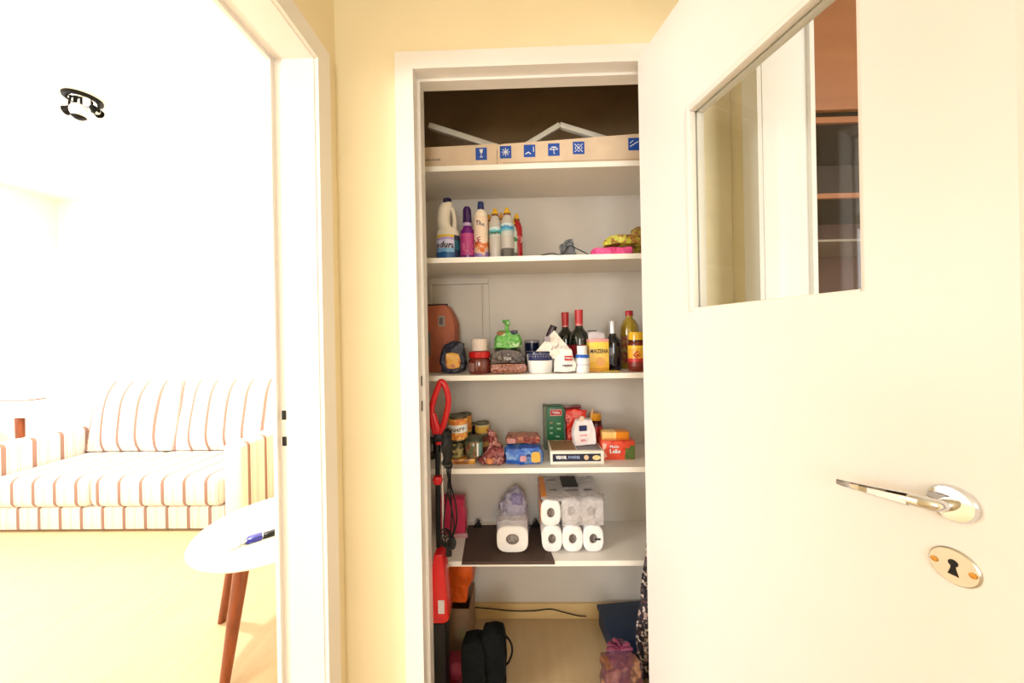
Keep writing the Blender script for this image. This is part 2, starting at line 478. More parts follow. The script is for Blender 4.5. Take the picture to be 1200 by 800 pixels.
for zz in (Z(327, 488, LY), Z(329, 519, LY)):
    box('strike_slot', XL-0.118, XL-0.107, LY+0.012, LY+0.0150, zz-0.012, zz+0.014, BLACK, t)

# side room door frame
t = struct('trim_3', 'ivory wooden frame round the doorway to the side room')
bm = bmesh.new()
addbox(bm, XR, XR+0.09, RY, RY+0.03, 0, RZ+0.03); addbox(bm, XR+0.09, XR+0.13, RY+0.014, RY+0.03, 0, RZ+0.03)
addbox(bm, XR, XR+0.13, 0.06, 0.09, 0, RZ+0.03)
addbox(bm, XR, XR+0.09, 0.09, RY, RZ, RZ+0.03); addbox(bm, XR+0.09, XR+0.13, 0.09, RY+0.014, RZ+0.014, RZ+0.03)
link('jamb', bm, TRIM, t)
bm = bmesh.new()
for x0, x1 in ((XR-0.012, XR), (XR+0.13, XR+0.142)):
    addbox(bm, x0, x1, RY+0.002, RY+0.062, 0, RZ+0.06); addbox(bm, x0, x1, 0.03, 0.088, 0, RZ+0.06)
    addbox(bm, x0, x1, 0.088, RY+0.002, RZ+0.002, RZ+0.06)
link('casing', bm, TRIM, t)

# baseboard inside the closet
o = box('baseboard_closet', -0.45, 0.62, 1.466, 1.48, 0, 0.064, BASEB, bev=0.002); o['kind'] = 'structure'

# ------------------------------------------------------------------ the open closet door
TH = math.radians(13.0)
dr = struct('door_1', 'ivory closet door with a glass pane, standing open towards the viewer')
dr.location = (0.381, D-0.013, 0)
dr.rotation_euler = (0, 0, -(PI/2-TH))      # local +x runs from hinge to free edge, local -y faces the corridor
DW, DT = 0.679, 0.034
DZ = 2.096
GX0, GX1, GZ0, GZ1 = 0.205, 0.547, 1.3125, 1.803
bm = bmesh.new()
for a in ((0, GX0, 0.008, DZ), (GX1, DW, 0.008, DZ), (GX0, GX1, 0.008, GZ0), (GX0, GX1, GZ1, DZ)):
    addbox(bm, a[0], a[1], 0, DT, a[2], a[3])
bmesh.ops.remove_doubles(bm, verts=bm.verts, dist=1e-5)
link('door_leaf', bm, DOORM, dr)
box('glass_pane', GX0, GX1, 0.015, 0.019, GZ0, GZ1, GLASS, dr)
bw = 0.014
for side in (-1, 1):
    ya, yb = ((-0.005, 0.015) if side < 0 else (0.019, 0.039))
    box('glazing_bead', GX0-0.006, GX0+bw-0.006, ya, yb, GZ0-0.006, GZ1+0.006, TRIM, dr, bev=0.003)
    box('glazing_bead', GX1-bw+0.008, GX1+0.006, max(ya, 0.0005) if side < 0 else ya, yb, GZ0-0.006, GZ1+0.006, TRIM, dr, bev=0.003)
    box('glazing_bead', GX0+bw-0.006, GX1-bw+0.008, ya, yb, GZ1-bw+0.006, GZ1+0.006, TRIM, dr, bev=0.003)
    box('glazing_bead', GX0+bw-0.006, GX1-bw+0.008, max(ya, 0.0005) if side < 0 else ya, yb, GZ0-0.006, GZ0+0.004, TRIM, dr, bev=0.002)
# handle on both faces
HX, HZ = 0.629, 1.045
RX = Matrix.Rotation(PI/2, 4, 'X')      # lathe axis -> -y
def handle(face, s):
    h = bpy.data.objects.new('door_handle', None); C.objects.link(h); h.parent = dr; h.location = (HX, face, HZ)
    M0 = Matrix.Scale(s, 4, (0, 1, 0))
    lathe('rose', [(0, 0), (0.0215, 0), (0.0215, 0.004), (0.0195, 0.0075), (0.012, 0.009), (0, 0.009)], CHROME, h, 36, M=M0 @ RX)
    bm = bmesh.new()
    pts = smoothpts([(0, 0, 0), (0, -0.018, 0), (-0.003, -0.028, 0), (-0.013, -0.034, 0), (-0.026, -0.035, -0.001)], 6)
    tube_bm(bm, [(p[0], p[1]*s, p[2]) for p in pts], 0.0075, 14)
    link('neck', bm, CHROME, h, smooth=True)
    # flat tapering lever towards the hinge
    bm = bmesh.new(); sec = []
    N = 8
    for i in range(N+1):
        u = i/N; x = -0.020-0.078*u; hh = 0.0078*(1-u)+0.0036*u; tt = 0.0070*(1-u)+0.002*u; y = (-0.035-0.002*math.sin(u*PI))*s; zc = -0.001-0.011*u
        sec.append([bm.verts.new((x, y+dy*tt, zc+dz*hh)) for dy, dz in ((-1, -.6), (-.6, -1), (.6, -1), (1, -.6), (1, .6), (.6, 1), (-.6, 1), (-1, .6))])
    for A, B in zip(sec, sec[1:]):
        for k in range(8): bm.faces.new((A[k], A[(k+1) % 8], B[(k+1) % 8], B[k]))
    bm.faces.new(sec[0]); bm.faces.new(sec[-1][::-1])
    link('lever', bm, CHROME, h)
    return h
handle(0, 1); handle(DT, -1)
k = bpy.data.objects.new('keyhole_plate', None); C.objects.link(k); k.parent = dr; k.location = (HX, 0, HZ-0.0766)
lathe('plate', [(0, 0), (0.0215, 0), (0.0215, 0.0015), (0.020, 0.003), (0, 0.003)], SATIN, k, 36, M=RX)
for sx in (-1, 1):
    lathe('screw', [(0, 0.0028), (0.0035, 0.0028), (0.0032, 0.0042), (0, 0.0048)], BRASS, k, 12, loc=(sx*0.0155, 0, 0), M=RX)
kp = [(math.cos(a)*0.0042, math.sin(a)*0.0042+0.0045) for a in [math.radians(x) for x in range(-60, 241, 25)]]+[(-0.0022, -0.002), (-0.0045, -0.010), (0.0045, -0.010), (0.0022, -0.002)]
prism('keyhole', kp, -0.0036, -0.0028, BLACK, k)
for zz in (0.25, 1.05, 1.9):
    lathe('hinge', [(0, -0.04), (0.005, -0.04), (0.005, 0.04), (0, 0.04)], SATIN, dr, 12, loc=(0.0, 0.036, zz))

# ================================================================== shelves
SF, SB = 1.221, 1.4795
def shelf_z(px, py): return Z(px, py, SF)
shelf_edges = [(625, 191.5, 197), (625, 299.5, 305.5), (627, 438.5, 445), (640, 548, 554), (640, 657, 663.5)]
names = ['topmost closet shelf holding the opened cardboard box', 'white closet shelf under the cleaning bottles', 'white closet shelf under the sauce and oil bottles', 'white closet shelf under the cans and tea boxes', 'lowest white closet shelf under the paper rolls']
ST = []
for (px, yt, yb), lb in zip(shelf_edges, names):
    zt = shelf_z(px, yt); zb = zt-0.019; ST.append(zt)
    s = thing('shelf', lb, 'shelf', (0, 0, zb), group='closet shelves')
    box('board', -0.4495, 0.6195, SF+0.002, SB, 0, 0.019, SHELFM, s)
    box('edge_band', -0.4495, 0.6195, SF-0.0005, SF+0.0015, 0.0, 0.019, SHELFEDGE, s)
z0, z1, z2, z3, z4 = ST
# access hatch on the closet back wall
s = thing('access_panel', 'beige framed access panel on the closet wall behind the brown paper bag', 'panel', (0, 1.4795, 0))
xa, xb = X(504, 335, 1.48), X(573, 335, 1.48); za = Z(540, 325, 1.48); zb = z2+0.002
box('frame', xa, xb, -0.010, 0, za-0.032, za-0.002, CLOSET, s, bev=0.002)
box('frame', xb-0.030, xb, -0.010, 0, zb, za-0.033, CLOSET, s, bev=0.002)
box('frame', xa, xa+0.014, -0.010, 0, zb, za-0.033, CLOSET, s, bev=0.002)
box('panel', xa+0.015, xb-0.031, -0.006, 0, zb, za-0.033, CLOSET, s, bev=0.001)
lathe('screw', [(0, 0), (0.004, 0), (0.003, 0.002), (0, 0.002)], SATIN, s, 10, loc=(X(533, 328, 1.48), -0.010, za-0.014), M=RX)

# ================================================================== living room
sx, sy, sz = 'X', 'Y', 'Z'
STX = stripes('striped_cloth_front', 'X', 0.145, 0.35); STY = stripes('striped_cloth_side', 'Y', 0.145, 0.1)
SX0, SX1, SY0, SY1 = -3.66, X(284, 560, 2.13), 2.13, 2.98
sofa = thing('sofa', 'striped cream and brown two-seat sofa against the white living room wall', 'sofa', (0, 0, 0))
aw = 0.135
box('base', SX0+aw, SX1-aw, SY0+0.01, SY1, 0.015, 0.165, STX, sofa, bev=0.012)
mid = X(105, 580, SY0)
box('seat_cushion', SX0+aw+0.002, mid-0.003, SY0-0.015, 2.68, 0.166, 0.372, STX, sofa, bev=0.045, seg=4)
box('seat_cushion', mid+0.003, SX1-aw-0.002, SY0-0.015, 2.68, 0.166, 0.372, STX, sofa, bev=0.045, seg=4)
box('armrest', SX0, SX0+aw, SY0, SY1, 0.015, 0.575, STY, sofa, bev=0.03, seg=3)
box('armrest', SX1-aw, SX1, SY0, SY1, 0.015, 0.575, STY, sofa, bev=0.03, seg=3)
box('backrest', SX0+aw, SX1-aw, 2.80, SY1, 0.166, 0.90, STX, sofa, bev=0.05, seg=3)
RXL = Matrix.Rotation(math.radians(-10), 4, 'X')
midb = X(204, 500, 2.62)
for xa, xb, sd in ((SX0+aw+0.01, midb-0.004, 1), (midb+0.004, SX1-aw-0.01, 2)):
    bm = bmesh.new(); bmesh.ops.create_cube(bm, size=2)
    bmesh.ops.subdivide_edges(bm, edges=bm.edges, cuts=12, use_grid_fill=True)
    for v in bm.verts:
        c = v.co; edge = (1-abs(c.x)**4)*(1-abs(c.z)**4)
        x = c.x*(xb-xa)/2; zz = (c.z+1)/2*0.56; y = c.y*(0.055+0.06*edge)
        x *= 1-0.03*max(0, c.z)**2
        v.co = Matrix.Translation(((xa+xb)/2, 2.655, 0.372)) @ RXL @ Vector((x, y+0.012*noise.noise(Vector((x*4, sd, zz*4))), zz))
    link('back_cushion', bm, STX, sofa, smooth=True)
for fx in (SX0+0.07, SX1-0.07):
    for fy in (SY0+0.08, SY1-0.08):
        lathe('foot', [(0, 0), (0.022, 0), (0.026, 0.016), (0, 0.016)], LEGW, sofa, 14, loc=(fx, fy, 0))

# round side table by the doorway
TC = (-1.073, 1.445); TR = 0.30; TZ = 0.45
tb = thing('round_table', 'round white side table on splayed brown wooden legs beside the doorway', 'table', (TC[0], TC[1], 0))
lathe('tabletop', [(0, TZ-0.022), (TR-0.014, TZ-0.022), (TR-0.004, TZ-0.017), (TR, TZ-0.009), (TR-0.004, TZ-0.001), (TR-0.010, TZ), (0, TZ)], WHITEP, tb, 64)
for a in (-92, 178, 88, -2):
    a = math.radians(a); ca, sa = math.cos(a), math.sin(a)
    tube('leg', [(ca*0.185, sa*0.185, TZ-0.023), (ca*0.278, sa*0.278, 0)], [0.027, 0.0155], LEGW, tb, seg=20, raw=True)
box('leg_plate', -0.21, 0.21, -0.025, 0.025, TZ-0.034, TZ-0.0225, LEGW, tb, bev=0.002)
box('leg_plate', -0.025, 0.025, -0.21, 0.21, TZ-0.034, TZ-0.0225, LEGW, tb, bev=0.002)
# blue pocket tool / keys
q = P(298, 633, 1.30); 
def on_plane(px, py, z):
    a = P(px, py, 1.0); k = (z-CAMZ)/(a.z-CAMZ); return Vector((a.x*k, a.y*k, z))
q = on_plane(299, 633, TZ)
kt = thing('key_set', 'blue key fob with metal keys lying on the round white table', 'keys', (q.x, q.y, TZ+0.0003), rz=math.radians(38))
kt.scale = (1.2, 1.8, 1.9)
box('fob', -0.022, 0.020, -0.011, 0.011, 0.0, 0.011, mat('blue_rubber', S(36, 40, 140), 0.35), kt, bev=0.004)
box('clip', 0.022, 0.062, -0.008, 0.008, 0.0, 0.010, BLACKM, kt, bev=0.003)
for i, (a, l) in enumerate(((20, 0.042), (-14, 0.047))):
    M = Matrix.Translation((-0.024, 0, 0.001+0.0025*i)) @ Matrix.Rotation(math.radians(180+a), 4, 'Z')
    bm = bmesh.new(); addbox(bm, 0.010, l, -0.003, 0.003, 0, 0.002, M)
    kb = bmesh.ops.create_cone(bm, cap_ends=True, segments=16, radius1=0.010, radius2=0.010, depth=0.002)['verts']
    for v in kb: v.co = M @ (v.co+Vector((0.006, 0, 0.001)))
    link('key', bm, SATIN, kt)
tube('ring', [(-0.022+0.008*math.cos(a), 0.008*math.sin(a), 0.007) for a in [i*PI/8 for i in range(16)]], 0.001, SATIN, kt, raw=True, closed=True)

# far side table beyond the left arm of the sofa
sd = thing('side_table', 'white side table with thin wood edge and tan leg beyond the sofa arm', 'table', (-4.02, 2.62, 0))
zt = Z(20, 469, 2.42); sd.location = (X(42, 470, 2.42)-0.29, 2.62, 0)
box('tabletop', -0.28, 0.22, -0.2, -0.08, zt+0.0005, zt+0.014, WHITEP, sd, bev=.003)
box('edge_strip', -0.275, 0.215, -0.2, -0.085, zt-0.0045, zt, LEGW, sd)
box('drawer_box', -0.27, 0.21, -0.192, -0.09, zt-0.135, zt-0.005, WHITEP, sd, bev=0.004)
lathe('knob', [(0, 0), (0.006, 0), (0.012, 0.012), (0.008, 0.018), (0, 0.019)], LEGW, sd, 14, loc=(-0.03, -0.19, zt-0.07), M=RX)
for lx, ly in ((-0.22, -0.14), (0.11, -0.165), (0.02, -0.11)):
    kx = 0.05 if lx > 0 else -0.05
    tube('leg', [(lx, ly, zt-0.136), (lx+kx, ly+(0.03 if ly > 0 else -0.03), 0)], [0.024, 0.014], LEGW, sd, seg=14, raw=True)

# ceiling spotlight
q = P(97, 108, 1.77); q.z = CZ
FIXB = mat('fixture_black', S(14, 13, 12), .5, spec=.15)
lt = thing('ceiling_spotlight', 'round black ceiling spotlight with chrome centre and tilted heads', 'lamp', q)
lathe('ceiling_plate', [(0, 0), (0.118, 0), (0.12, -0.006), (0.116, -0.020), (0.098, -0.024), (0.096, -0.017), (0, -0.017)], FIXB, lt, 48)
lathe('reflector_disc', [(0, -0.018), (0.086, -0.018), (0.082, -0.026), (0.03, -0.03), (0, -0.03)], CHROME, lt, 40)
BULB = mat('frosted_bulb', S(250, 250, 248), 0.3)
lt.scale = (.62, .62, .72)
l = bpy.data.lights.new('spotlight_lamp', 'SPOT'); l.energy = 260; l.spot_size = math.radians(168); l.spot_blend = 0.3; l.shadow_soft_size = 0.06; l.color = (1, .97, .93)
lo = bpy.data.objects.new('spotlight_lamp', l); C.objects.link(lo); lo.location = (q.x, q.y-0.01, q.z-0.21)
def head(ang, rad, tilt, L=0.075, opal=False):
    a = math.radians(ang)
    hx, hy = math.cos(a)*rad, math.sin(a)*rad
    h = bpy.data.objects.new('spot_head', None); C.objects.link(h); h.parent = lt
    h.location = (hx, hy, -0.028)
    for s in (-1, 1):
        box('bracket', s*0.030-0.004, s*0.030+0.004, -0.007, 0.007, -0.078, 0.004, FIXB, h)
    M = Matrix.Rotation(a, 4, 'Z') @ Matrix.Rotation(math.radians(tilt), 4, 'Y')
    if opal:
        lathe('globe_bulb', [(0, -0.055)]+[(0.055*math.sin(t), -0.055*math.cos(t)) for t in [i*PI/12 for i in range(1, 12)]]+[(0, 0.055)], BULB, h, 24, loc=(0.02, -0.01, -0.105))
        lathe('shade', [(0.0, -0.068), (0.026, -0.062), (0.044, -0.048), (0.046, -0.043), (0.03, -0.056), (0, -0.0635)], FIXB, h, 24, loc=(0.02, -0.01, -0.105))
    else:
        lathe('shade', [(0, 0.035), (0.02, 0.035), (0.026, 0.02), (0.030, -L+0.02), (0.034, -L), (0.031, -L), (0.024, 0.01), (0, 0.01)], FIXB, h, 24, loc=(0, 0, -0.06), M=M)
        lathe('bulb', [(0, -L+0.018), (0.02, -L+0.02), (0.026, -L+0.03), (0.012, 0.0), (0, 0.0)], BULB, h, 20, loc=(0, 0, -0.06), M=M)
head(188, 0.080, -76, 0.06); head(-70, 0.050, 0, opal=True); head(8, 0.095, -48, 0.045)

# side room bookcase seen through the glass of the door
BR = wood('terracotta_brown_wood', S(158, 98, 64), S(172, 110, 72), 'X', 4, 0.5, 6)
DKBR = mat('dark_brown_cabinet', S(84, 46, 38), 0.5, var=0.1)
DKBACK = mat('near_black_back', S(58, 42, 38), 0.6)
bc = thing('bookcase', 'tall brown bookcase in the side room seen through the door glass', 'bookcase', (0, 1.25, 0))
bx0, bx1 = 0.86, 2.6; F0 = 1.25
zA = Z(985, 140, F0); zB = Z(985, 229, F0); zC = Z(985, 279, F0)
box('side_panel', bx0, bx0+0.02, 0, 0.35, 0, 2.5, BR, bc); box('side_panel', bx1-0.02, bx1, 0, 0.35, 0, 2.5, BR, bc)
box('back_panel', bx0+0.02, bx1-0.02, 0.33, 0.35, 0, 2.5, DKBACK, bc)
box('upper_door', bx0+0.021, 1.74, -0.018, 0, zA+0.026, 2.49, BR, bc, bev=0.002)
box('upper_door', 1.744, bx1-0.021, -0.018, 0, zA+0.026, 2.49, BR, bc, bev=0.002)
for zz, th in ((zA, 0.022), (zB, 0.018), (0.9, 0.02), (0.45, 0.02), (0.05, 0.02)):
    box('shelf_board', bx0+0.021, bx1-0.021, 0.012, 0.329, zz-th/2, zz+th/2, DKBACK, bc)
    box('shelf_edge', bx0+0.021, bx1-0.021, 0.0, 0.0115, zz-th/2, zz+th/2, BR, bc)
box('glass_shelf', bx0+0.021, bx1-0.021, 0.03, 0.329, zC-0.004, zC+0.004, mat('frosted_glass_shelf', S(150, 140, 130), 0.2), bc)
box('inner_panel', bx0+0.021, bx1-0.021, 0.31, 0.329, 0.92, zB-0.01, DKBR, bc)

# ================================================================== topmost shelf: cardboard box and white rails
CARD = mat('tan_cardboard', S(226, 200, 170), 0.8, var=0.04, scale=20)
STK = mat('blue_sticker', S(28, 78, 170), 0.45, var=0.03)
xa, _, xb = X(499, 180, 1.25), 0, X(760, 180, 1.25)
cb = thing('cardboard_box', 'long opened tan cardboard box with blue stickers on the topmost shelf', 'box', (0, 1.25, z0+0.0005))
xs = X(583, 180, 1.25)
hL = Z(540, 169, 1.25)-z0; hR1 = Z(600, 168, 1.25)-z0; hR2 = Z(749, 158.5, 1.25)-z0
xa = -0.40; hx = 0.52
def slab(name, pts, ya, yb): return prism(name, pts, ya, yb, CARD, cb)
slab('front_panel', [(xa, 0), (xs-0.002, 0), (xs-0.002, hL-0.001), (xs-0.06, hL-0.004), (xa, hL-0.010)], 0, 0.004)
slab('front_panel', [(xs, 0), (hx, 0), (hx, hR2+0.006), (X(700, 180, 1.25), hR2-0.004), (X(650, 180, 1.25), hR1+0.004), (xs+0.03, hR1-0.003), (xs, hR1-0.008)], -0.004, 0.001)
slab('back_panel', [(xa, 0), (hx, 0), (hx, 0.055), (xa, 0.055)], 0.150, 0.154)
box('bottom_panel', xa, hx, 0.005, 0.149, 0, 0.004, CARD, cb)
box('end_panel', xa, xa+0.004, 0.005, 0.149, 0.004, 0.055, CARD, cb); box('end_panel', hx-0.004, hx, 0.005, 0.149, 0.004, 0.06, CARD, cb)
box('crease', xs+0.02, hx, -0.0052, -0.0042, 0.0165, 0.0180, mat('cardboard_crease', S(190, 160, 130), 0.8), cb)
def zc(px, py): return Z(px, py, 1.246)-z0
def icon(kind, cx, cz, s, y):
    st = bpy.data.objects.new('sticker', None); C.objects.link(st); st.parent = cb; st.location = (cx, y, cz)
    h = s/2
    box('sticker_sheet', -h, h, -0.0008, 0, -h*1.08, h*1.08, STK, st)
    bm = bmesh.new()
    def bar(x0, z0_, x1, z1_, t=0.0022):
        a = Vector((x0, 0, z0_)); b = Vector((x1, 0, z1_)); dd = (b-a); L = dd.length; ang = math.atan2(dd.z, dd.x)
        M = Matrix.Translation((a.x, -0.0012, a.z)) @ Matrix.Rotation(-ang, 4, 'Y')
        addbox(bm, 0, L, -0.0003, 0.0003, -t/2, t/2, M)
    k = h*0.7
    if kind == 'glass':
        bar(-k*.45, k, k*.45, k, .004); bar(-k*.35, k*.6, k*.35, k*.6, .010); bar(0, k*.5, 0, -k*.8); bar(-k*.4, -k*.8, k*.4, -k*.8)
    elif kind == 'snow':
        for a in range(4): bar(-k*math.cos(a*PI/4), -k*math.sin(a*PI/4), k*math.cos(a*PI/4), k*math.sin(a*PI/4))
    elif kind == 'corner':
        bar(-k, -k*.8, -k*.3, -k*.3, .003); bar(-k*.3, -k*.3, k*.3, -k*.8, .003); bar(k, -k*.3, k, k)
    elif kind == 'umbrella':
        bar(-k, 0, -k*.5, k*.6); bar(-k*.5, k*.6, k*.5, k*.6, .004); bar(k*.5, k*.6, k, 0); bar(-k, 0, k, 0); bar(0, k*.5, 0, -k); bar(0, -k, k*.3, -k)
    elif kind == 'cross':
        bar(-k, -k, k, k); bar(-k, k, k, -k)
        for a in (0, 90, 180, 270):
            c, s_ = math.cos(math.radians(a)), math.sin(math.radians(a)); bar(c*k*.8-s_*k*.3, s_*k*.8+c*k*.3, c*k*.8+s_*k*.3, s_*k*.8-c*k*.3)
    else:
        bar(-k, -k*.6, k, k*.6, .003); bar(-k, k*.2, -k*.2, k*.9)
    link('symbol', bm, WINK, st)
for kind, px, py in (('glass', 564, 180.5), ('snow', 592.5, 178.5), ('corner', 620.5, 177), ('umbrella', 649, 175.5), ('cross', 678, 173.5), ('slash', 743, 169)):
    yy = 1.246 if px > 583 else 1.25
    icon(kind, X(px, py, yy), Z(px, py, yy)-z0, 0.043, -0.0041 if px > 583 else -0.0001)
letters('lettering', 'LEDLENSER', 0.012, INK, cb, (X(507, 187, 1.25), 0.0, zc(507, 187)))
RAIL = mat('white_rail_enamel', S(214, 206, 190), 0.4)
def railbox(name, a, b, t, w, parent):
    a = Vector(a); b = Vector(b); d = b-a; L = d.length
    M = Matrix.Translation(a) @ d.to_track_quat('X', 'Z').to_matrix().to_4x4()
    return box(name, 0, L, -w/2, w/2, -t/2, t/2, RAIL, parent, bev=0.002, M=M)
r = thing('white_rail', 'short white rail leaning at the left end of the cardboard box', 'rail', (0, 1.30, z0+0.006))
a = P(506, 155, 1.34); b = P(600, 178, 1.34)
railbox('rail_bar', (a.x, 0.0, a.z-z0-0.006), (b.x, 0.02, b.z-z0-0.02), 0.022, 0.020, r)
r = thing('white_frame_corner', 'white frame corner with two slanted bars rising from the cardboard box', 'frame', (0, 1.30, z0+0.006))
a = P(655, 151, 1.32); b = P(615, 175, 1.32); c = P(740, 166, 1.32)
railbox('frame_bar', (b.x, 0, b.z-z0-0.006), (a.x, 0, a.z-z0-0.006), 0.020, 0.020, r)
railbox('frame_bar', (a.x, 0.0, a.z-z0-0.006), (c.x, 0.04, c.z-z0-0.016), 0.020, 0.020, r)

# ================================================================== second shelf: cleaning bottles
G1 = 'cleaning bottles at the left of the second shelf'
Yf = 1.285
def bottle_root(name, label, x0, x1, yt, zs, Y, group=None, rz=0, cat='bottle', dz=0.0003):
    cx, wd, zt = ext(x0, x1, yt, yt+30, Y)
    t = thing(name, label, cat, (cx, Y, zs+dz), rz, group)
    return t, wd/2, zt-zs
NAVYCAP = glossy('navy_cap', 30, 24, 66); PURPLE = glossy('purple_plastic', 112, 20, 120)
DPURPLE = glossy('dark_purple_cap', 58, 22, 84); YELLOWCAP = glossy('yellow_cap', 228, 176, 40)
IVORY = glossy('ivory_plastic', 226, 214, 194)
# bleach jug with hollow handle
t, r, h = bottle_root('detergent_jug', 'ivory detergent jug with moulded handle, navy cap and blue wrap label', 511, 538, 233, z1, 1.30, G1)
def oval(cx, cz, rx, rz, n=20): return [(cx+rx*math.cos(2*PI*i/n), cz+rz*math.sin(2*PI*i/n)) for i in range(n)]
lathe('body', [(0, 0), (r*.94, 0), (r, .006), (r, h*.42), (r*.96, h*.47), (r*.80, h*.52), (0, h*.52)], IVORY, t, 32, sy=.75)
# upper body: neck lobe left, handle loop right
bm = bmesh.new(); n_ = 18
pts = [(-r*.1, 0, h*.48), (-r*.32, 0, h*.58), (-r*.34, 0, h*.70), (-r*.24, 0, h*.82), (0, 0, h*.90), (0.0, 0, h*.93)]
q = smoothpts(pts, 5); rad = []
for i in range(len(q)):
    u = i/(len(q)-1); rad.append(r*(0.60-0.12*u-0.16*max(0, u-.7)/.3))
tube_bm(bm, q, rad, 18); link('neck', bm, IVORY, t, smooth=True)
tube('handle', [(r*.05, 0, h*.84), (r*.40, 0, h*.83), (r*.56, 0, h*.72), (r*.60, 0, h*.60), (r*.52, 0, h*.46)], [.010, .009, .008, .009, .014], IVORY, t, 12)
lathe('cap', [(0, h*.925), (r*.36, h*.925), (r*.36, h*.985), (r*.30, h), (0, h)], NAVYCAP, t, 20)
LB1 = ramp_mat('jug_wrap_label', [(0, S(30, 84, 140)), (.30, S(120, 170, 205)), (.45, S(206, 200, 224)), (.80, S(170, 150, 200)), (.90, S(220, 180, 40))], 'Z', distort=.12, scale=30)
lathe('label', [(r*1.012, h*.02), (r*1.015, h*.40)], LB1, t, 32, sy=.765, a0=PI*1.0, a1=PI*1.72)
lathe('label', [(r*1.012, h*.02), (r*1.015, h*.40)], ramp_mat('jug_label_edge', [(0, S(20, 40, 80)), (.4, S(20, 90, 110)), (.8, S(18, 30, 60))], 'Z'), t, 32, sy=.765, a0=PI*1.72, a1=PI*2.6)
letters('lettering', 'ndura', .034, INK, t, (-.006, 0, h*.235), radius=r*1.06*.9, slant=.3, bold=.0006)
# purple bottle
t, r, h = bottle_root('cleaner_bottle', 'purple bottle with pink label and tall dark purple cap', 539, 556, 243, z1, 1.30, G1)
lathe('body', [(0, 0), (r*.92, 0), (r, .005), (r, h*.50), (r*.96, h*.56), (r*.62, h*.62), (r*.55, h*.74), (0, h*.74)], PURPLE, t, 28, sy=.8)
lathe('cap', [(0, h*.72), (r*.62, h*.72), (r*.60, h*.86), (r*.58, h*.95), (r*.4, h), (0, h)], DPURPLE, t, 22)
lathe('label', [(r*1.012, h*.10), (r*1.012, h*.50)], ramp_mat('pink_label', [(0, S(190, 60, 120)), (.35, S(214, 110, 150)), (.45, S(176, 48, 118)), (.7, S(190, 70, 140))], 'NOISE', scale=70), t, 28, sy=.81, a0=PI, a1=2*PI)
lathe('neck_band', [(r*.63, h*.64), (r*.60, h*.70)], glossy('pale_neck', 190, 170, 200), t, 20)
# freshener can with navy cap
t, r, h = bottle_root('freshener_bottle', 'tall cream and lilac printed bottle with navy cap beside the purple one', 555, 572, 237, z1, 1.29, G1)
CR = ramp_mat('cream_orange_print', [(0, S(150, 120, 190)), (.12, S(236, 190, 160)), (.24, S(222, 120, 60)), (.34, S(240, 214, 190)), (.85, S(246, 230, 208))], 'Z', distort=.25, scale=50)
lathe('body', [(0, 0), (r*.95, 0), (r, .004), (r, h*.70), (r*.85, h*.80), (r*.62, h*.845), (r*.5, h*.86), (0, h*.86)], CR, t, 28)
lathe('cap', [(0, h*.84), (r*.46, h*.84), (r*.44, h*.985), (r*.36, h), (0, h)], glossy('navy_blue_cap', 34, 46, 104), t, 20)
letters('lettering', 'The', .024, NAVYINK, t, (-.001, 0, h*.60), radius=r*1.02, tilt=-.2, bold=.0005)
letters('lettering', 'LEV', .030, mat('maroon_print', S(150, 30, 60), .5), t, (-.004, 0, h*.32), radius=r*1.02, tilt=.35, bold=.0005)
lathe('print_flower', [(0, 0), (.010, 0), (.010, .0006), (0, .0006)], glossy('orange_print', 222, 110, 40), t, 12, loc=(.006, -r-.0004, h*.16), M=RX)
# polish cans
def polish(label, x0, x1, yt, Y, bodyc, band, foot, words, cap=YELLOWCAP, wc=None):
    t, r, h = bottle_root('polish_bottle', label, x0, x1, yt, z1, Y, G1)
    lathe('body', [(0, 0), (r*.94, 0), (r, .004), (r, h*.66), (r*.96, h*.72), (r*.75, h*.80), (r*.50, h*.855), (r*.45, h*.87), (0, h*.87)], bodyc, t, 26)
    lathe('collar', [(0, h*.85), (r*.54, h*.85), (r*.56, h*.89), (0, h*.89)], glossy('brown_collar', 120, 70, 30), t, 20)
    lathe('cap', [(0, h*.885), (r*.55, h*.885), (r*.52, h*.93), (r*.30, h*.96), (r*.28, h), (0, h)], cap, t, 20)
    if band: lathe('label', [(r*1.01, h*band[0]), (r*1.01, h*band[1])], band[2], t, 26)
    if foot: lathe('foot_band', [(r*1.012, h*.01), (r*1.012, h*.20)], foot, t, 26)
    if words: letters('lettering', words, .017, wc or INK, t, (0, 0, h*.50), radius=r*1.03, tilt=.15, bold=.0004)
    return t
SIL = mat('silver_grey_plastic', S(196, 188, 180), .25, var=.05)
TEAL = ramp_mat('teal_green_print', [(0, S(196, 200, 196)), (.3, S(60, 150, 120)), (.5, S(90, 180, 200)), (.7, S(200, 220, 220))], 'Z', distort=.5, scale=60)
polish('silver bottle with yellow cap, teal and green print, left of its twin', 573, 587.5, 245, 1.285, SIL, (.44, .62, TEAL), None, 'Pers')
polish('silver bottle with yellow cap, blue print and dark grey foot', 586.5, 602, 244, 1.28, SIL, (.44, .68, ramp_mat('sky_blue_print', [(0, S(190, 194, 190)), (.4, S(100, 180, 200)), (.6, S(60, 140, 190)), (.8, S(200, 216, 220))], 'Z', distort=.5, scale=60)), glossy('dark_grey_band', 96, 92, 86), None)
polish('small white and green bottle half hidden behind the dark footed one', 597, 606, 258, 1.315, glossy('pale_green_plastic', 206, 214, 200), (.3, .7, ramp_mat('green_wave_print', [(0, S(214, 216, 206)), (.4, S(60, 140, 70)), (.7, S(210, 220, 210))], 'Z', distort=.6, scale=60)), glossy('grey_band', 110, 110, 104), None)
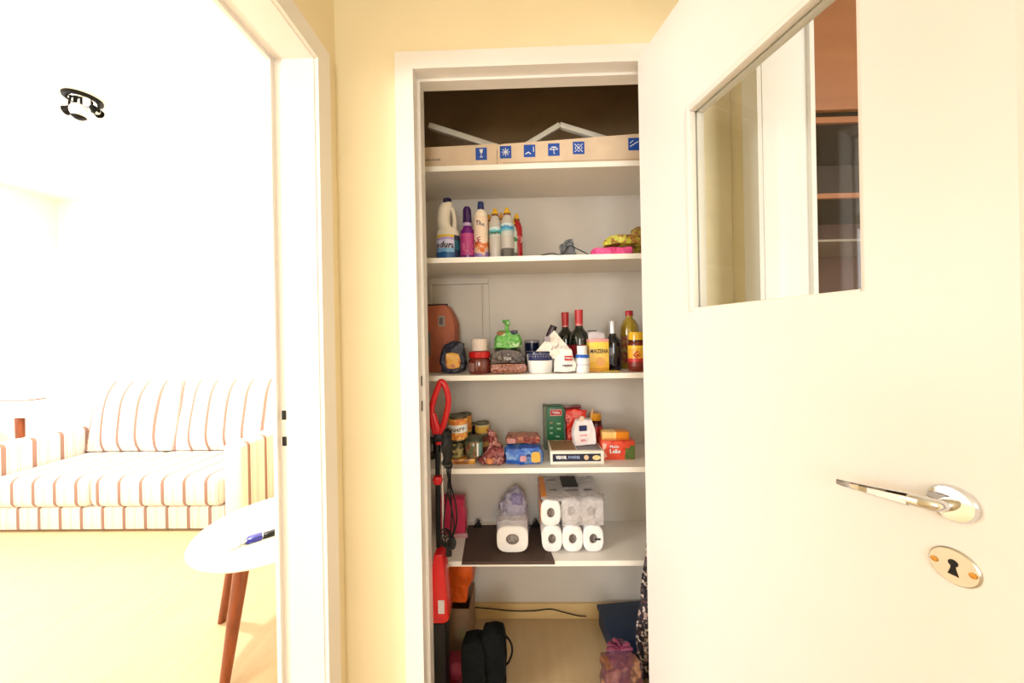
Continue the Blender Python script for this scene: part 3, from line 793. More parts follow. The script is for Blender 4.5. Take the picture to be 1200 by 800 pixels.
polish('red bottle with yellow cap, rightmost of the cleaning bottles', 599, 612, 251, 1.345, glossy('red_plastic', 176, 18, 30), (.4, .52, ramp_mat('red_white_print', [(0, S(176, 18, 30)), (.5, S(230, 190, 190)), (.6, S(176, 18, 30))], 'NOISE', scale=80)), None, None)
ORCAP = glossy('orange_yellow_cap', 206, 140, 50)
polish('orange capped bottle mostly hidden behind the silver one with teal print', 567, 580, 252, 1.37, glossy('tan_plastic', 196, 150, 90), None, None, None, cap=ORCAP)
polish('orange capped bottle mostly hidden between the two silver bottles', 581, 594, 250, 1.37, glossy('amber_plastic', 200, 160, 100), None, None, None, cap=ORCAP)
# crumpled grey plastic with wire
cx, wd, zt = ext(653, 678, 284, 296, 1.30)
t = thing('grey_plastic_bag', 'small crumpled grey plastic bag with a thin wire at mid shelf', 'bag', (cx, 1.30, z1+.0005))
blob('bag_body', wd, .05, zt-z1+.006, film('grey_film', S(110, 112, 116), .85, .25, .8), t, amp=.008, freq=30, seed=3, shape=lambda u: (1-.6*u, 1-.5*u))
tube('wire', [(-.115, -.06, .003), (-.07, -.055, .012), (-.03, -.05, .008), (.0, -.035, .044), (.03, -.04, .030), (.075, -.05, .003)], .0020, BLACK, t)
# cloth packs at the right end
cx, wd, zt = ext(693, 742, 289, 296, 1.285)
t = tagit(blob('pink_pack', wd, .07, zt-z1-.004, ramp_mat('hot_pink_film', [(0, S(226, 40, 110)), (.62, S(240, 90, 150)), (.75, S(206, 24, 90))], 'NOISE', scale=40, bump=.5), None, (cx, 1.29, z1), amp=.004, freq=25, seed=5), 'flat hot pink plastic pack under the yellow printed one', 'pack')
cx, wd, zt = ext(704, 752, 279, 288, 1.295)
YG = ramp_mat('yellow_green_brown_print', [(0, S(190, 186, 40)), (.45, S(206, 200, 70)), (.55, S(150, 84, 50)), (.62, S(170, 150, 60))], 'NOISE', scale=28, bump=.5)
zp = Z(715, 289, 1.285)
t = tagit(blob('yellow_pack', wd, .075, zt-zp+.004, YG, None, (cx, 1.295, zp+.002), amp=.005, freq=25, seed=7, shape=lambda u: (1-.2*u, 1, 0.006*u)), 'yellow green printed pack lying on the hot pink one', 'pack')
cx, wd, zt = ext(736, 760, 265, 296, 1.36)
t = tagit(blob('snack_bag', wd, .06, zt-z1, YG, None, (cx, 1.38, z1), amp=.008, freq=22, seed=8, shape=lambda u: (1-.35*u, 1-.5*u, .012*u)), 'upright yellow and brown bag at the right end of the second shelf', 'bag')

# ================================================================== third shelf: food
# brown paper bag box
cx, wd, zt = ext(496, 535, 358, 437, 1.36)
t = thing('paper_bag', 'terracotta brown paper bag with pale label squares at the left shelf end', 'bag', (cx, 1.38, z2+.0003), rz=-.05)
PAPB = mat('terracotta_paper', S(168, 94, 66), .75, var=.12, scale=10, bump=.3, bscale=30)
h = zt-z2
prism('bag_body', [(-wd/2, 0), (wd/2, 0), (wd/2, h*.72), (wd*.40, h*.86), (wd*.24, h), (-wd/2, h*.99)], -.045, .045, PAPB, t, bev=.004)
box('folded_top', -wd/2, wd*.22, -.006, .006, h, h+.008, mat('dark_fold', S(60, 40, 34), .7), t)
box('pale_label', wd*.02, wd*.22, -.0462, -.0452, h*.68, h*.84, mat('grey_label', S(150, 136, 130), .6), t)
box('dark_label', -wd*.5, -wd*.22, -.0462, -.0452, h*.24, h*.60, mat('slate_label', S(96, 94, 92), .6), t)
box('barcode', wd*.06, wd*.16, -.0468, -.0463, h*.71, h*.81, mat('dark_grey_print', S(84, 76, 76), .6), t)
# dark bag with orange picture
cx, wd, zt = ext(514, 548, 399, 437, 1.29)
t = thing('snack_pack', 'dark navy plastic bag with orange picture in front of the paper bag', 'bag', (cx, 1.30, z2+.0003))
h = zt-z2
blob('bag_body', wd*.92, .06, h, ramp_mat('navy_film', [(0, S(20, 26, 34)), (.55, S(40, 40, 58)), (.66, S(24, 20, 24))], 'NOISE', scale=26, bump=.6), t, amp=.005, freq=22, seed=11, shape=lambda u: (1-.35*max(0, u-.5), 1-.6*u))
blob('picture', wd*.50, .010, h*.48, ramp_mat('orange_picture', [(0, S(224, 150, 40)), (.5, S(232, 176, 80)), (.62, S(190, 90, 50))], 'NOISE', scale=50), t, (.002, -.030, h*.16), amp=.002, seed=2)
# jar of brown spread with white cap
cx, wd, zt = ext(549, 575, 397, 438, 1.285)
t = thing('jam_jar', 'glass jar of dark brown jam with a red lid and small white cup on top', 'jar', (cx, 1.285, z2+.0003))
r = wd/2; h = zt-z2
lathe('jar_body', [(0, 0), (r*.92, 0), (r, .006), (r, h*.34), (r*.92, h*.42), (r*.80, h*.46), (0, h*.46)], mat('brown_jam_glass', S(104, 36, 26), .08, var=.15, scale=30, coat=.8), t, 30)
lathe('lid', [(0, h*.46), (r*.94, h*.46), (r*.96, h*.48), (r*.96, h*.62), (r*.9, h*.64), (0, h*.64)], glossy('red_lid', 190, 24, 26), t, 30)
lathe('cup', [(0, h*.645), (r*.62, h*.645), (r*.72, h*.66), (r*.74, h*.98), (r*.70, h), (0, h)], mat('white_cup', S(226, 208, 196), .5), t, 28)
lathe('label', [(r*1.01, h*.08), (r*1.01, h*.32)], mat('pale_oval_label', S(150, 110, 104), .5), t, 24, a0=PI*1.08, a1=PI*1.38)
# flat packs of grain
cx, wd, zt = ext(574, 618, 425.5, 437.5, 1.28)
zbr = zt
t = tagit(blob('lentil_pack', wd, .085, zt-z2, ramp_mat('speckled_brown_pink', [(0, S(150, 92, 74)), (.4, S(196, 140, 116)), (.7, S(120, 66, 52))], 'VORONOI', scale=260), None, (cx, 1.29, z2), e=.35, amp=.002, seed=3), 'flat pack of speckled pinkish lentils, bottom of its pile', 'pack')
cx, wd, zt = ext(573, 617, 409, 426, 1.285)
zpk = zt
t = thing('bean_pack', 'dark grey plastic pack of beans between the lentils and green bag', 'pack', (cx, 1.295, zbr+.0005))
blob('pack_body', wd, .08, zt-zbr, ramp_mat('dark_bean_film', [(0, S(64, 54, 52)), (.45, S(104, 92, 88)), (.56, S(40, 32, 34)), (.68, S(120, 110, 104))], 'NOISE', scale=45, bump=.6), t, e=.4, amp=.004, freq=20, seed=9, shape=lambda u: (1-.22*u, 1))
letters('lettering', 'TIZA', .014, WINK, t, (.0, -.043, (zt-zbr)*.35), thick=.001)
# green knotted bag
cx, wd, zt = ext(577, 613, 373, 411, 1.30)
t = thing('green_bag', 'bright green knotted plastic bag on top of the dark bean pack', 'bag', (cx, 1.30, zpk+.0005))
GRN = ramp_mat('green_film', [(0, S(60, 140, 50)), (.45, S(120, 190, 96)), (.55, S(70, 160, 50)), (.66, S(186, 216, 160))], 'NOISE', scale=34, rough=.2, bump=.7)
h = zt-zpk
blob('bag_body', wd*1.04, .075, h*.62, GRN, t, amp=.005, freq=22, seed=12, shape=lambda u: (1-.42*u, 1-.3*u))
blob('contents', wd*.34, .045, h*.16, mat('brown_contents', S(150, 100, 64), .5, var=.2), t, (-.022, -.010, h*.44), amp=.004, seed=2)
blob('knot', wd*.24, .025, h*.52, GRN, t, (.004, 0, h*.46), amp=.006, freq=40, seed=4, shape=lambda u: (.45+1.0*abs(u-.4), 1, -.010*u))
blob('dark_corner', wd*.22, .02, h*.14, glossy('navy_green_film', 40, 50, 70), t, (wd*.20, -.016, h*.46), amp=.003, seed=6)
# white bowl with navy band
cx, wd, zt = ext(617, 648.5, 400, 438, 1.29)
t = thing('margarine_tub', 'white round tub with a navy band left of the white flour pack', 'tub', (cx, 1.29, z2+.0003))
r = wd/2; h = Z(632, 414, 1.29)-z2
lathe('tub_body', [(0, 0), (r*.84, 0), (r*.9, .004), (r, h*.9), (r, h), (0, h)], WHITEP, t, 32)
lathe('lid', [(0, h+.0002), (r*1.04, h+.0002), (r*1.04, h+.008), (r*.98, h+.010), (0, h+.010)], glossy('navy_lid', 26, 32, 70), t, 32)
lathe('navy_swoosh', [(r*.975, h*.66), (r*1.008, h*.99)], NAVYINK, t, 32, a0=PI*1.15, a1=PI*1.85)
# navy tin behind
cx, wd, zt = ext(617, 634, 398, 420, 1.38)
t, r, h = bottle_root('navy_tin', 'small navy tin with pale lid behind the white tub', 615, 632, 398, z2, 1.42, cat='tin')
lathe('tin_body', [(0, 0), (r*.98, 0), (r, .004), (r, h*.9), (0, h*.9)], glossy('navy_tin_paint', 22, 30, 62), t, 26)
lathe('lid', [(0, h*.9), (r*1.02, h*.9), (r*1.02, h*.98), (r*.9, h), (0, h)], glossy('pale_lid', 170, 160, 160), t, 26)
# dark tube leaning
a = P(630, 405, 1.35); b = P(648, 383, 1.35)
t = thing('maroon_tube', 'dark maroon tube leaning diagonally behind the white paper wrap', 'tube', (a.x, 1.36, z2))
bm = bmesh.new(); va = Vector((-.012, 0, .002)); vb = Vector((b.x-a.x, 0, b.z-z2-.006))
tube_bm(bm, [va, va.lerp(vb, .3), vb], [.011, .014, .015], 18); link('tube_body', bm, glossy('dark_maroon', 58, 34, 44), t, smooth=True)
dd = (vb-va).normalized(); bm = bmesh.new()
tube_bm(bm, [vb+dd*.0003, vb+dd*.012], [.0155, .0145], 18); link('tube_cap', bm, glossy('dark_grey_cap', 52, 46, 58), t, smooth=True)
# white paper wrap over the tub
WPAP = ramp_mat('printed_white_paper', [(0, S(238, 228, 214)), (.60, S(232, 222, 210)), (.64, S(170, 150, 150)), (.68, S(240, 230, 220))], 'NOISE', scale=30, rough=.6, bump=.5)
lid_top = Z(632, 414, 1.29)+.011
# a folded triangular paper packet: apex up, left corner drooping over the tub
pa = [P(625, 414, 1.265), P(649, 387, 1.285), P(666, 408, 1.29), P(672, 425, 1.275), P(655, 421, 1.262), P(645, 419.5, 1.262), P(633, 417.5, 1.262)]
t = thing('paper_packet', 'crumpled white paper packet folded to a peak over the tub', 'packet', (pa[5].x, 1.275, lid_top))
pts = [(p.x-pa[5].x, p.z-lid_top) for p in pa]
bm = bmesh.new()
fr = [bm.verts.new((x, -.016+.004*((i % 2)*2-1), z)) for i, (x, z) in enumerate(pts)]
bk = [bm.verts.new((x*.9, .012, z)) for x, z in pts]
c0 = bm.verts.new((sum(p[0] for p in pts)/len(pts), -.030, sum(p[1] for p in pts)/len(pts)))
c1 = bm.verts.new((sum(p[0] for p in pts)/len(pts), .02, sum(p[1] for p in pts)/len(pts)))
n = len(pts)
for i in range(n):
    j = (i+1) % n
    bm.faces.new((c0, fr[i], fr[j])); bm.faces.new((c1, bk[j], bk[i])); bm.faces.new((fr[i], bk[i], bk[j], fr[j]))
bmesh.ops.subdivide_edges(bm, edges=bm.edges, cuts=3, use_grid_fill=True)
for v in bm.verts:
    p = v.co; v.co = p+Vector((0, .0035*noise.noise(p*60), .0025*noise.noise(p*60+Vector((4, 4, 4)))))
link('paper_body', bm, WPAP, t, smooth=True)
box('printed_square', pa[1].x-pa[5].x-.040, pa[1].x-pa[5].x-.018, -.0315, -.0305, .035, .055, mat('grey_print', S(158, 146, 150), .6), t, M=None)
# flour pack standing
cx, wd, zt = ext(648, 675, 404, 438, 1.26)
t = thing('flour_pack', 'white flour pack with red and navy label between tub and small bottle', 'pack', (cx, 1.26, z2+.0003))
h = Z(660, 407, 1.26)-z2
blob('pack_body', wd, .05, h, mat('white_paper_pack', S(240, 232, 224), .55, bump=.3, bscale=40), t, e=.3, amp=.003, freq=22, seed=14, shape=lambda u: (1-.38*max(0, u-.35)/.65, 1-.4*u, -.002*u))
box('red_label', -.004, .026, -.0285, -.0270, h*.50, h*.68, REDINK, t); letters('lettering', 'UNIAO', .009, WINK, t, (.011, -.0286, h*.59), bold=.0002)
letters('lettering', 'FARINHA', .009, NAVYINK, t, (.006, -.0290, h*.30), thick=.001, bold=.0005)
# wine bottles
DG = mat('dark_green_glass', S(16, 24, 16), .06, var=.1, coat=.6); REDCAP = glossy('red_foil', 186, 36, 38, .35)
def wine(label, x0, x1, yt, Y, cat_='bottle'):
    t, r, h = bottle_root('wine_bottle', label, x0, x1, yt, z2, Y, 'wine bottles on the third shelf')
    lathe('body', [(0, 0), (r*.96, 0), (r, .005), (r, h*.50), (r*.97, h*.56), (r*.75, h*.63), (r*.48, h*.68), (r*.38, h*.72), (r*.36, h*.98), (0, h*.98)], DG, t, 32)
    lathe('capsule', [(r*.37, h*.76), (r*.385, h*.76), (r*.41, h*.94), (r*.42, h), (0, h)], REDCAP, t, 24)
    lathe('capsule_ring', [(r*.385, h*.735), (r*.40, h*.735), (r*.40, h*.762), (r*.37, h*.762)], glossy('pale_red_ring', 214, 120, 110), t, 24)
    lathe('label', [(r*1.008, h*.12), (r*1.008, h*.42)], glossy('crimson_label', 150, 26, 36, .5), t, 28, a0=PI*1.05, a1=PI*1.75)
    return t
wine('dark green wine bottle with red capsule, left of the two', 652, 673, 366, 1.438)
wine('taller looking dark wine bottle with red capsule, right of the two', 667, 690, 363, 1.352)
# small white bottle blue band
t, r, h = bottle_root('medicine_bottle', 'small white bottle with a blue band in front of the wine', 674, 690.5, 405, z2, 1.262)
lathe('body', [(0, 0), (r*.94, 0), (r, .004), (r, h*.58), (r*.9, h*.66), (r*.74, h*.70), (0, h*.70)], WHITEP, t, 26)
lathe('cap', [(0, h*.70), (r*.72, h*.70), (r*.72, h*.98), (r*.66, h), (0, h)], WHITEP, t, 26)
lathe('blue_band', [(r*.97, h*.52), (r*1.012, h*.56), (r*1.012, h*.60), (r*.92, h*.66), (r*.86, h*.675)], glossy('blue_band', 40, 96, 196), t, 26)
lathe('print_band', [(r*1.01, h*.28), (r*1.01, h*.31)], mat('lilac_print', S(196, 170, 200), .5), t, 26)
# yellow starch box
cx, wd, zt = ext(690.5, 714, 397, 437, 1.27)
t = thing('starch_box', 'yellow starch box reading MAIZENA with a pink top edge', 'box', (cx, 1.27, z2+.0003), rz=.04)
h = zt-z2
box('carton', -wd/2, wd/2, 0, .045, 0, h, ramp_mat('yellow_carton', [(0, S(214, 150, 50)), (.12, S(236, 180, 60)), (.3, S(240, 196, 90)), (.7, S(244, 206, 70)), (.90, S(236, 160, 150))], 'Z', distort=.08, scale=60), t, bev=.002)
letters('lettering', 'MAIZENA', .022, INK, t, (0, -.0006, h*.62), width=wd*.90, bold=.0004)
lathe('print_oval', [(0, 0), (.018, 0), (.018, .0006), (0, .0006)], mat('amber_print', S(222, 160, 90), .6), t, 20, loc=(.004, -.0002, h*.30), M=RX)
# white pouch behind it
cx, wd, zt = ext(688.5, 709, 387, 405, 1.33)
t = thing('white_pouch', 'white pouch with dark top seam standing behind the MAIZENA box', 'pouch', (cx, 1.335, z2+.0003))
h = zt-z2
blob('pouch_body', wd, .026, h-.004, mat('white_pouch', S(220, 206, 206), .4, bump=.3), t, e=.3, amp=.003, seed=20, shape=lambda u: (1, 1-.5*u))
box('seam', -wd*.5, wd*.05, -.003, .003, h-.004, h, mat('dark_seam', S(60, 44, 50), .5), t)
# dark bottle with silver cap
t, r, h = bottle_root('vinegar_bottle', 'black glass bottle with a silver screw cap right of the yellow box', 708.5, 727.5, 376, z2, 1.335)
BG = mat('black_glass', S(14, 16, 26), .07, var=.1, coat=.6)
lathe('body', [(0, 0), (r*.95, 0), (r, .005), (r, h*.54), (r*.92, h*.60), (r*.5, h*.68), (r*.42, h*.72), (r*.40, h*.76), (0, h*.76)], BG, t, 28)
lathe('cap', [(r*.40, h*.745), (r*.46, h*.745), (r*.46, h*.98), (r*.42, h), (0, h)], mat('silver_cap', S(190, 186, 186), .35, .5), t, 22)
lathe('label', [(r*1.01, h*.12), (r*1.01, h*.50)], ramp_mat('dark_slate_label', [(0, S(90, 92, 104)), (.5, S(150, 150, 160)), (.9, S(60, 62, 70))], 'Z', distort=.3, scale=40), t, 24, a0=PI*1.12, a1=PI*1.42)
# oil bottle
t, r, h = bottle_root('oil_bottle', 'clear bottle of yellow cooking oil with a red cap at the back', 727, 748, 364, z2, 1.385)
OIL = mat('yellow_oil', S(190, 160, 40), .05, var=.08, trans=.35, coat=.5)
lathe('body', [(0, 0), (r*.92, 0), (r, .006), (r, h*.30), (r*.93, h*.34), (r, h*.38), (r, h*.64), (r*.96, h*.74), (r*.7, h*.82), (r*.38, h*.87), (r*.36, h*.91), (0, h*.91)], OIL, t, 30)
lathe('cap', [(0, h*.91), (r*.42, h*.91), (r*.42, h*.985), (r*.38, h), (0, h)], glossy('red_cap', 176, 28, 44), t, 20)
lathe('label', [(r*1.01, h*.08), (r*1.01, h*.56)], ramp_mat('oil_label', [(0, S(110, 90, 40)), (.3, S(196, 180, 120)), (.6, S(150, 60, 50)), (.8, S(190, 170, 110))], 'NOISE', scale=60), t, 24, a0=PI*1.0, a1=PI*1.5)
# spiced sauce bottle in front
t, r, h = bottle_root('sauce_bottle', 'yellow labelled sauce bottle with brown band beside the door edge', 736, 757, 389, z2, 1.275)
lathe('body', [(0, 0), (r*.92, 0), (r, .006), (r, h*.66), (r*.96, h*.72), (r*.85, h*.78), (0, h*.78)], glossy('brown_sauce', 110, 40, 24), t, 30)
lathe('lid', [(0, h*.80), (r*.93, h*.80), (r*.93, h*.93), (r*.85, h), (0, h)], YELLOWCAP, t, 28)
lathe('brown_band', [(r*.85, h*.76), (r*.95, h*.76), (r*.95, h*.80), (r*.7, h*.80)], glossy('brown_band', 60, 30, 18), t, 28)
lathe('label', [(r*1.012, h*.14), (r*1.012, h*.66)], ramp_mat('yellow_red_label', [(0, S(120, 40, 30)), (.2, S(196, 50, 50)), (.38, S(232, 170, 50)), (.85, S(240, 196, 50))], 'Z', distort=.2, scale=60), t, 30)
letters('lettering', 'Gas', .032, REDINK, t, (-.007, 0, h*.44), radius=r*1.03, tilt=.2, slant=.3, bold=.0007)
# gold sachet lying
cx, wd, zt = ext(703, 724, 430.5, 435, 1.285)
t = tagit(blob('gold_sachet', wd, .03, .006, glossy('gold_foil', 180, 150, 50), None, (cx, 1.265, z2), e=.4, amp=.001), 'small gold sachet lying flat before the black bottle', 'sachet')

# ================================================================== fourth shelf: cans and boxes
LIDM = mat('tin_lid', S(110, 108, 84), .3, .8)
ORN = ramp_mat('orange_corn_print', [(0, S(214, 110, 40)), (.38, S(236, 176, 80)), (.50, S(216, 90, 50)), (.60, S(240, 190, 90))], 'NOISE', scale=55)
# flat orange pack at the very bottom
cx, wd, zt = ext(517, 558, 535, 545, 1.285)
zor = zt
t = tagit(blob('orange_pack', wd*1.02, .10, zt-z3, ramp_mat('orange_brown_film', [(0, S(206, 130, 40)), (.5, S(224, 160, 60)), (.62, S(150, 84, 30))], 'NOISE', scale=30), None, (cx, 1.31, z3), e=.2, amp=.001, seed=4), 'flat orange pack lying beneath the jars and cans', 'pack')
# jars below
def spice(label, x0, x1, yt, Y, inside, lidm):
    t, r, h = bottle_root('glass_jar', label, x0, x1, yt, zor, Y, 'jars on the orange pack', cat='jar', dz=.002)
    h -= .002
    lathe('jar_body', [(0, 0), (r*.9, 0), (r, .005), (r, h*.78), (r*.88, h*.86), (0, h*.86)], inside, t, 28)
    lathe('lid', [(0, h*.86), (r*.95, h*.86), (r*.97, h*.90), (r*.97, h), (0, h)], lidm, t, 28)
    return t, r, h
GL1 = ramp_mat('mixed_vegetables', [(0, S(150, 140, 90)), (.4, S(110, 96, 60)), (.6, S(176, 160, 110)), (.8, S(60, 60, 40))], 'VORONOI', scale=90, rough=.1)
GL2 = ramp_mat('olive_red_vegetables', [(0, S(130, 110, 80)), (.4, S(140, 80, 60)), (.7, S(90, 96, 66))], 'VORONOI', scale=90, rough=.1)
ta, ra, ha = spice('glass jar of pale vegetables under the Quero can', 524, 545, 514, 1.295, GL1, BLACKM)
tj, rj, hj = spice('wide glass jar with teal label right of the jar under Quero', 545, 566, 511.5, 1.295, GL2, mat('dark_green_lid', S(56, 70, 58), .4))
lathe('teal_label', [(rj*1.01, .006), (rj*1.01, hj*.78)], glossy('teal_label', 120, 160, 150), tj, 20, a0=PI*1.72, a1=PI*1.95)
lathe('white_stripe', [(rj*1.012, .006), (rj*1.012, hj*.78)], WHITEP, tj, 8, a0=PI*1.64, a1=PI*1.70)
zq = zor+.002+ha
t, r, h = bottle_root('food_can', 'orange can reading Quero standing on the pale vegetable jar', 525, 548, 486, zq, 1.295, 'cans on the fourth shelf', cat='can')
lathe('can_body', [(0, 0), (r*.97, 0), (r, .002), (r*.97, .004), (r*.97, h-.004), (r, h-.002), (r*.97, h), (r*.92, h-.003), (0, h-.003)], LIDM, t, 30)
lathe('label', [(r*.985, .006), (r*.985, h*.90)], ORN, t, 30)
lathe('white_band', [(r*.995, h*.34), (r*.995, h*.66)], WHITEP, t, 30, a0=PI*1.02, a1=PI*1.98)
letters('lettering', 'Quero', .027, INK, t, (0, 0, h*.49), radius=r*1.01, width=r*1.8, tilt=.12, slant=.15, bold=.0005)
# stack behind
t, r, h = bottle_root('food_can', 'x', 536, 553, 484, z3, 1.40, 'cans on the fourth shelf', cat='can')
htot = Z(545, 484, 1.40)-z3
def simple_can(root, r, h, pm):
    lathe('can_body', [(0, 0), (r*.97, 0), (r, .002), (r*.97, .004), (r*.97, h-.004), (r, h-.002), (r*.97, h), (r*.92, h-.003), (0, h-.003)], LIDM, root, 28)
    lathe('label', [(r*.985, .006), (r*.985, h-.006)], pm, root, 28)
simple_can(t, r, htot/2-.0005, ORN); t['label'] = 'dark lower can hidden behind the Quero jars, base of a stack'
t2 = thing('food_can', 'orange can half hidden behind the Quero can, top of its stack', 'can', (t.location.x, 1.40, z3+htot/2+.0005), 0, 'cans on the fourth shelf')
simple_can(t2, r, htot/2-.001, ORN)
CRM = ramp_mat('yellow_cream_print', [(0, S(190, 150, 90)), (.15, S(222, 176, 70)), (.75, S(226, 190, 120)), (.9, S(200, 190, 160))], 'Z')
cx, wd, zt = ext(556, 573, 495.5, 511, 1.37)
r = wd/2; htot = zt-z3
t = thing('food_can', 'lower yellow can behind the wide jar, under the small lidded can', 'can', (cx, 1.385, z3+.0003), 0, 'cans on the fourth shelf')
simple_can(t, r*1.02, htot*.62, ramp_mat('brown_tan_print', [(0, S(120, 60, 50)), (.4, S(200, 150, 80)), (.7, S(130, 70, 50))], 'Z'))
t = thing('food_can', 'small yellow can with dull lid on top right of the can stack', 'can', (cx, 1.385, z3+htot*.62+.001), 0, 'cans on the fourth shelf')
simple_can(t, r, htot*.38-.001, CRM)
cx, wd, zt = ext(546, 559, 496, 512, 1.40)
t, r, h = bottle_root('dark_can', 'dark navy can between the orange stack and small yellow can', 547, 560, 496, z3, 1.44, 'cans on the fourth shelf', cat='can')
simple_can(t, r, h, glossy('navy_can_print', 32, 30, 50))
t, r, h = bottle_root('dark_jar', 'dark glass jar at the far left end behind the red handle', 496, 513, 514, z3, 1.34, cat='jar')
lathe('jar_body', [(0, 0), (r*.92, 0), (r, .005), (r, h*.78), (r*.85, h*.86), (0, h*.86)], mat('dark_bottle_glass', S(40, 36, 32), .08, var=.2, coat=.5), t, 26)
lathe('lid', [(0, h*.86), (r*.9, h*.86), (r*.9, h), (0, h)], BLACKM, t, 24)
t, r, h = bottle_root('dark_jar', 'black lidded jar between the red handle and the Quero can', 512, 527, 505, z3, 1.42, cat='jar')
lathe('jar_body', [(0, 0), (r*.92, 0), (r, .005), (r, h*.78), (r*.85, h*.86), (0, h*.86)], mat('green_black_glass', S(26, 36, 28), .08, var=.2, coat=.5), t, 26)
lathe('lid', [(0, h*.86), (r*.9, h*.86), (r*.9, h), (0, h)], BLACK, t, 24)
# dark red bag
cx, wd, zt = ext(561, 594, 503, 545, 1.27)
t = thing('red_net_bag', 'translucent dark red plastic bag tied at the top beside the jars', 'bag', (cx, 1.275, z3+.0003))
h = zt-z3
RB = ramp_mat('dark_red_film', [(0, S(110, 36, 44)), (.42, S(150, 70, 70)), (.5, S(96, 24, 32)), (.6, S(190, 130, 120)), (.64, S(120, 40, 48))], 'NOISE', scale=30, rough=.2, bump=.8)
blob('bag_body', wd*1.04, .07, h*.55, RB, t, amp=.007, freq=24, seed=21, shape=lambda u: (1.0-.50*u, 1-.4*u, .008*u))
blob('bag_neck', wd*.52, .03, h*.60, RB, t, (.008, 0, h*.38), amp=.005, freq=30, seed=22, shape=lambda u: (1-.45*u, 1-.3*u, -.012*u))
blob('onion', .035, .035, .03, glossy('onion_skin', 206, 130, 80), t, (-.010, -.022, .002), e=1.0, amp=.0005)
# blue pasta pack and red pack on it
cx, wd, zt = ext(590, 638, 520, 541, 1.285)
zbl = zt
t = thing('biscuit_pack', 'shiny blue pack with a yellow picture lying under the red-brown pack', 'pack', (cx, 1.29, z3+.0003))
blob('pack_body', wd, .09, zt-z3, ramp_mat('blue_film', [(0, S(22, 60, 140)), (.5, S(40, 96, 190)), (.62, S(120, 160, 214)), (.66, S(26, 60, 130))], 'NOISE', scale=26, rough=.2, bump=.5), t, e=.35, amp=.004, freq=18, seed=31, shape=lambda u: (1-.12*u, 1))
blob('picture', wd*.22, .006, (zt-z3)*.62, glossy('yellow_picture', 214, 170, 80), t, (wd*.28, -.047, .010), amp=.001)
blob('picture', wd*.16, .006, (zt-z3)*.35, glossy('white_red_picture', 200, 150, 160), t, (-wd*.02, -.047, .014), amp=.001)
cx, wd, zt = ext(592, 634, 511, 521, 1.30)
t = thing('biscuit_pack', 'red-brown pack lying on top of the shiny blue pack', 'pack', (cx, 1.315, zbl+.0005))
blob('pack_body', wd, .07, zt-zbl+.004, ramp_mat('red_brown_film', [(0, S(140, 60, 50)), (.5, S(180, 110, 80)), (.6, S(120, 40, 40))], 'NOISE', scale=34, rough=.25, bump=.5), t, e=.35, amp=.003, freq=20, seed=33)
blob('picture', wd*.24, .006, (zt-zbl)*.8, glossy('pale_red_picture', 200, 140, 140), t, (-wd*.32, -.036, .003), amp=.001)
# low white box in front (open tray)
YB = 1.262
a = P(645, 540, YB); b = P(707, 540, YB); cx = (a.x+b.x)/2; wd = b.x-a.x; h = Z(676, 527.5, YB)-z3
dp = .135
t = thing('white_tray_box', 'flat white carton with navy printed front under the coffee packs', 'box', (cx, YB-.01, z3+.0003))
WC = mat('white_carton', S(238, 230, 216), .5)
NB = mat('navy_panel', S(22, 26, 54), .4)
box('carton', -wd/2, wd/2, 0, dp, 0, h, WC, t, bev=.001)
box('navy_panel', -wd/2+.008, wd/2-.012, -.0012, -.0004, h*.22, h*.80, NB, t)
box('top_print', -wd*.47, wd*.0, .012, dp-.01, h+.0001, h+.0009, mat('brown_lid_print', S(150, 116, 84), .5), t)
box('top_print', wd*.01, wd*.47, .012, dp-.01, h+.0001, h+.0009, mat('grey_lid_print', S(126, 122, 124), .5), t)
letters('lettering', 'VISOR', .017, WINK, t, (-wd*.30, -.0018, h*.53), width=.042, bold=.0008)
letters('lettering', 'POWDER', .015, mat('pale_blue_print', S(150, 170, 210), .5), t, (-wd*.06, -.0018, h*.53), width=.044, bold=.0006)
lathe('print_disc', [(0, 0), (.009, 0), (.009, .0006), (0, .0006)], mat('cream_print', S(226, 190, 150), .6), t, 18, loc=(wd*.17, -.0015, h*.52), M=RX)
lathe('print_disc', [(0, 0), (.009, 0), (.009, .0006), (0, .0006)], mat('yellow_cream_disc', S(232, 204, 140), .6), t, 18, loc=(wd*.36, -.0015, h*.50), sx=1.0, M=RX @ Matrix.Scale(1.7, 4, (1, 0, 0)))
box_top = z3+h+.0012
# items standing on the carton's rear or shelf
xg0, xg1 = X(642, 500, 1.30), X(661, 500, 1.30)
# green filter box: on the shelf left of the carton's back, so stands behind
YG_ = 1.405
cx, wd, zt = ext(641, 661, 477, 523, YG_)
t = thing('green_box', 'tall green carton with a red logo at the left of the coffee', 'box', (cx, YG_, z3+.0003), rz=0)
h = zt-z3
GB = mat('green_carton', S(24, 104, 66), .4, var=.08, scale=20)
box('carton', -wd/2, wd/2, 0, .06, 0, h, GB, t, bev=.001)
box('logo_plate', -wd*.30, wd*.38, -.0012, -.0002, h*.80, h*.95, mat('pale_plate', S(216, 150, 150), .5), t)
box('logo_red', -wd*.26, wd*.34, -.0018, -.0012, h*.82, h*.93, REDINK, t)
letters('lettering', 'Melitta', .016, WINK, t, (.002, -.0020, h*.875), width=wd*.44, slant=.2, bold=.0003)
for i, (dx, dz) in enumerate(((-.018, .62), (.012, .60), (-.018, .50), (.012, .48), (-.018, .38), (.006, .30))):
    box('print_mark', dx-.006, dx+.006+(.004*(i % 2)), -.0012, -.0003, h*dz, h*(dz+.035), mat('pale_green_print', S(150, 190, 150), .5) if i else mat('tan_print', S(176, 140, 110), .5), t)
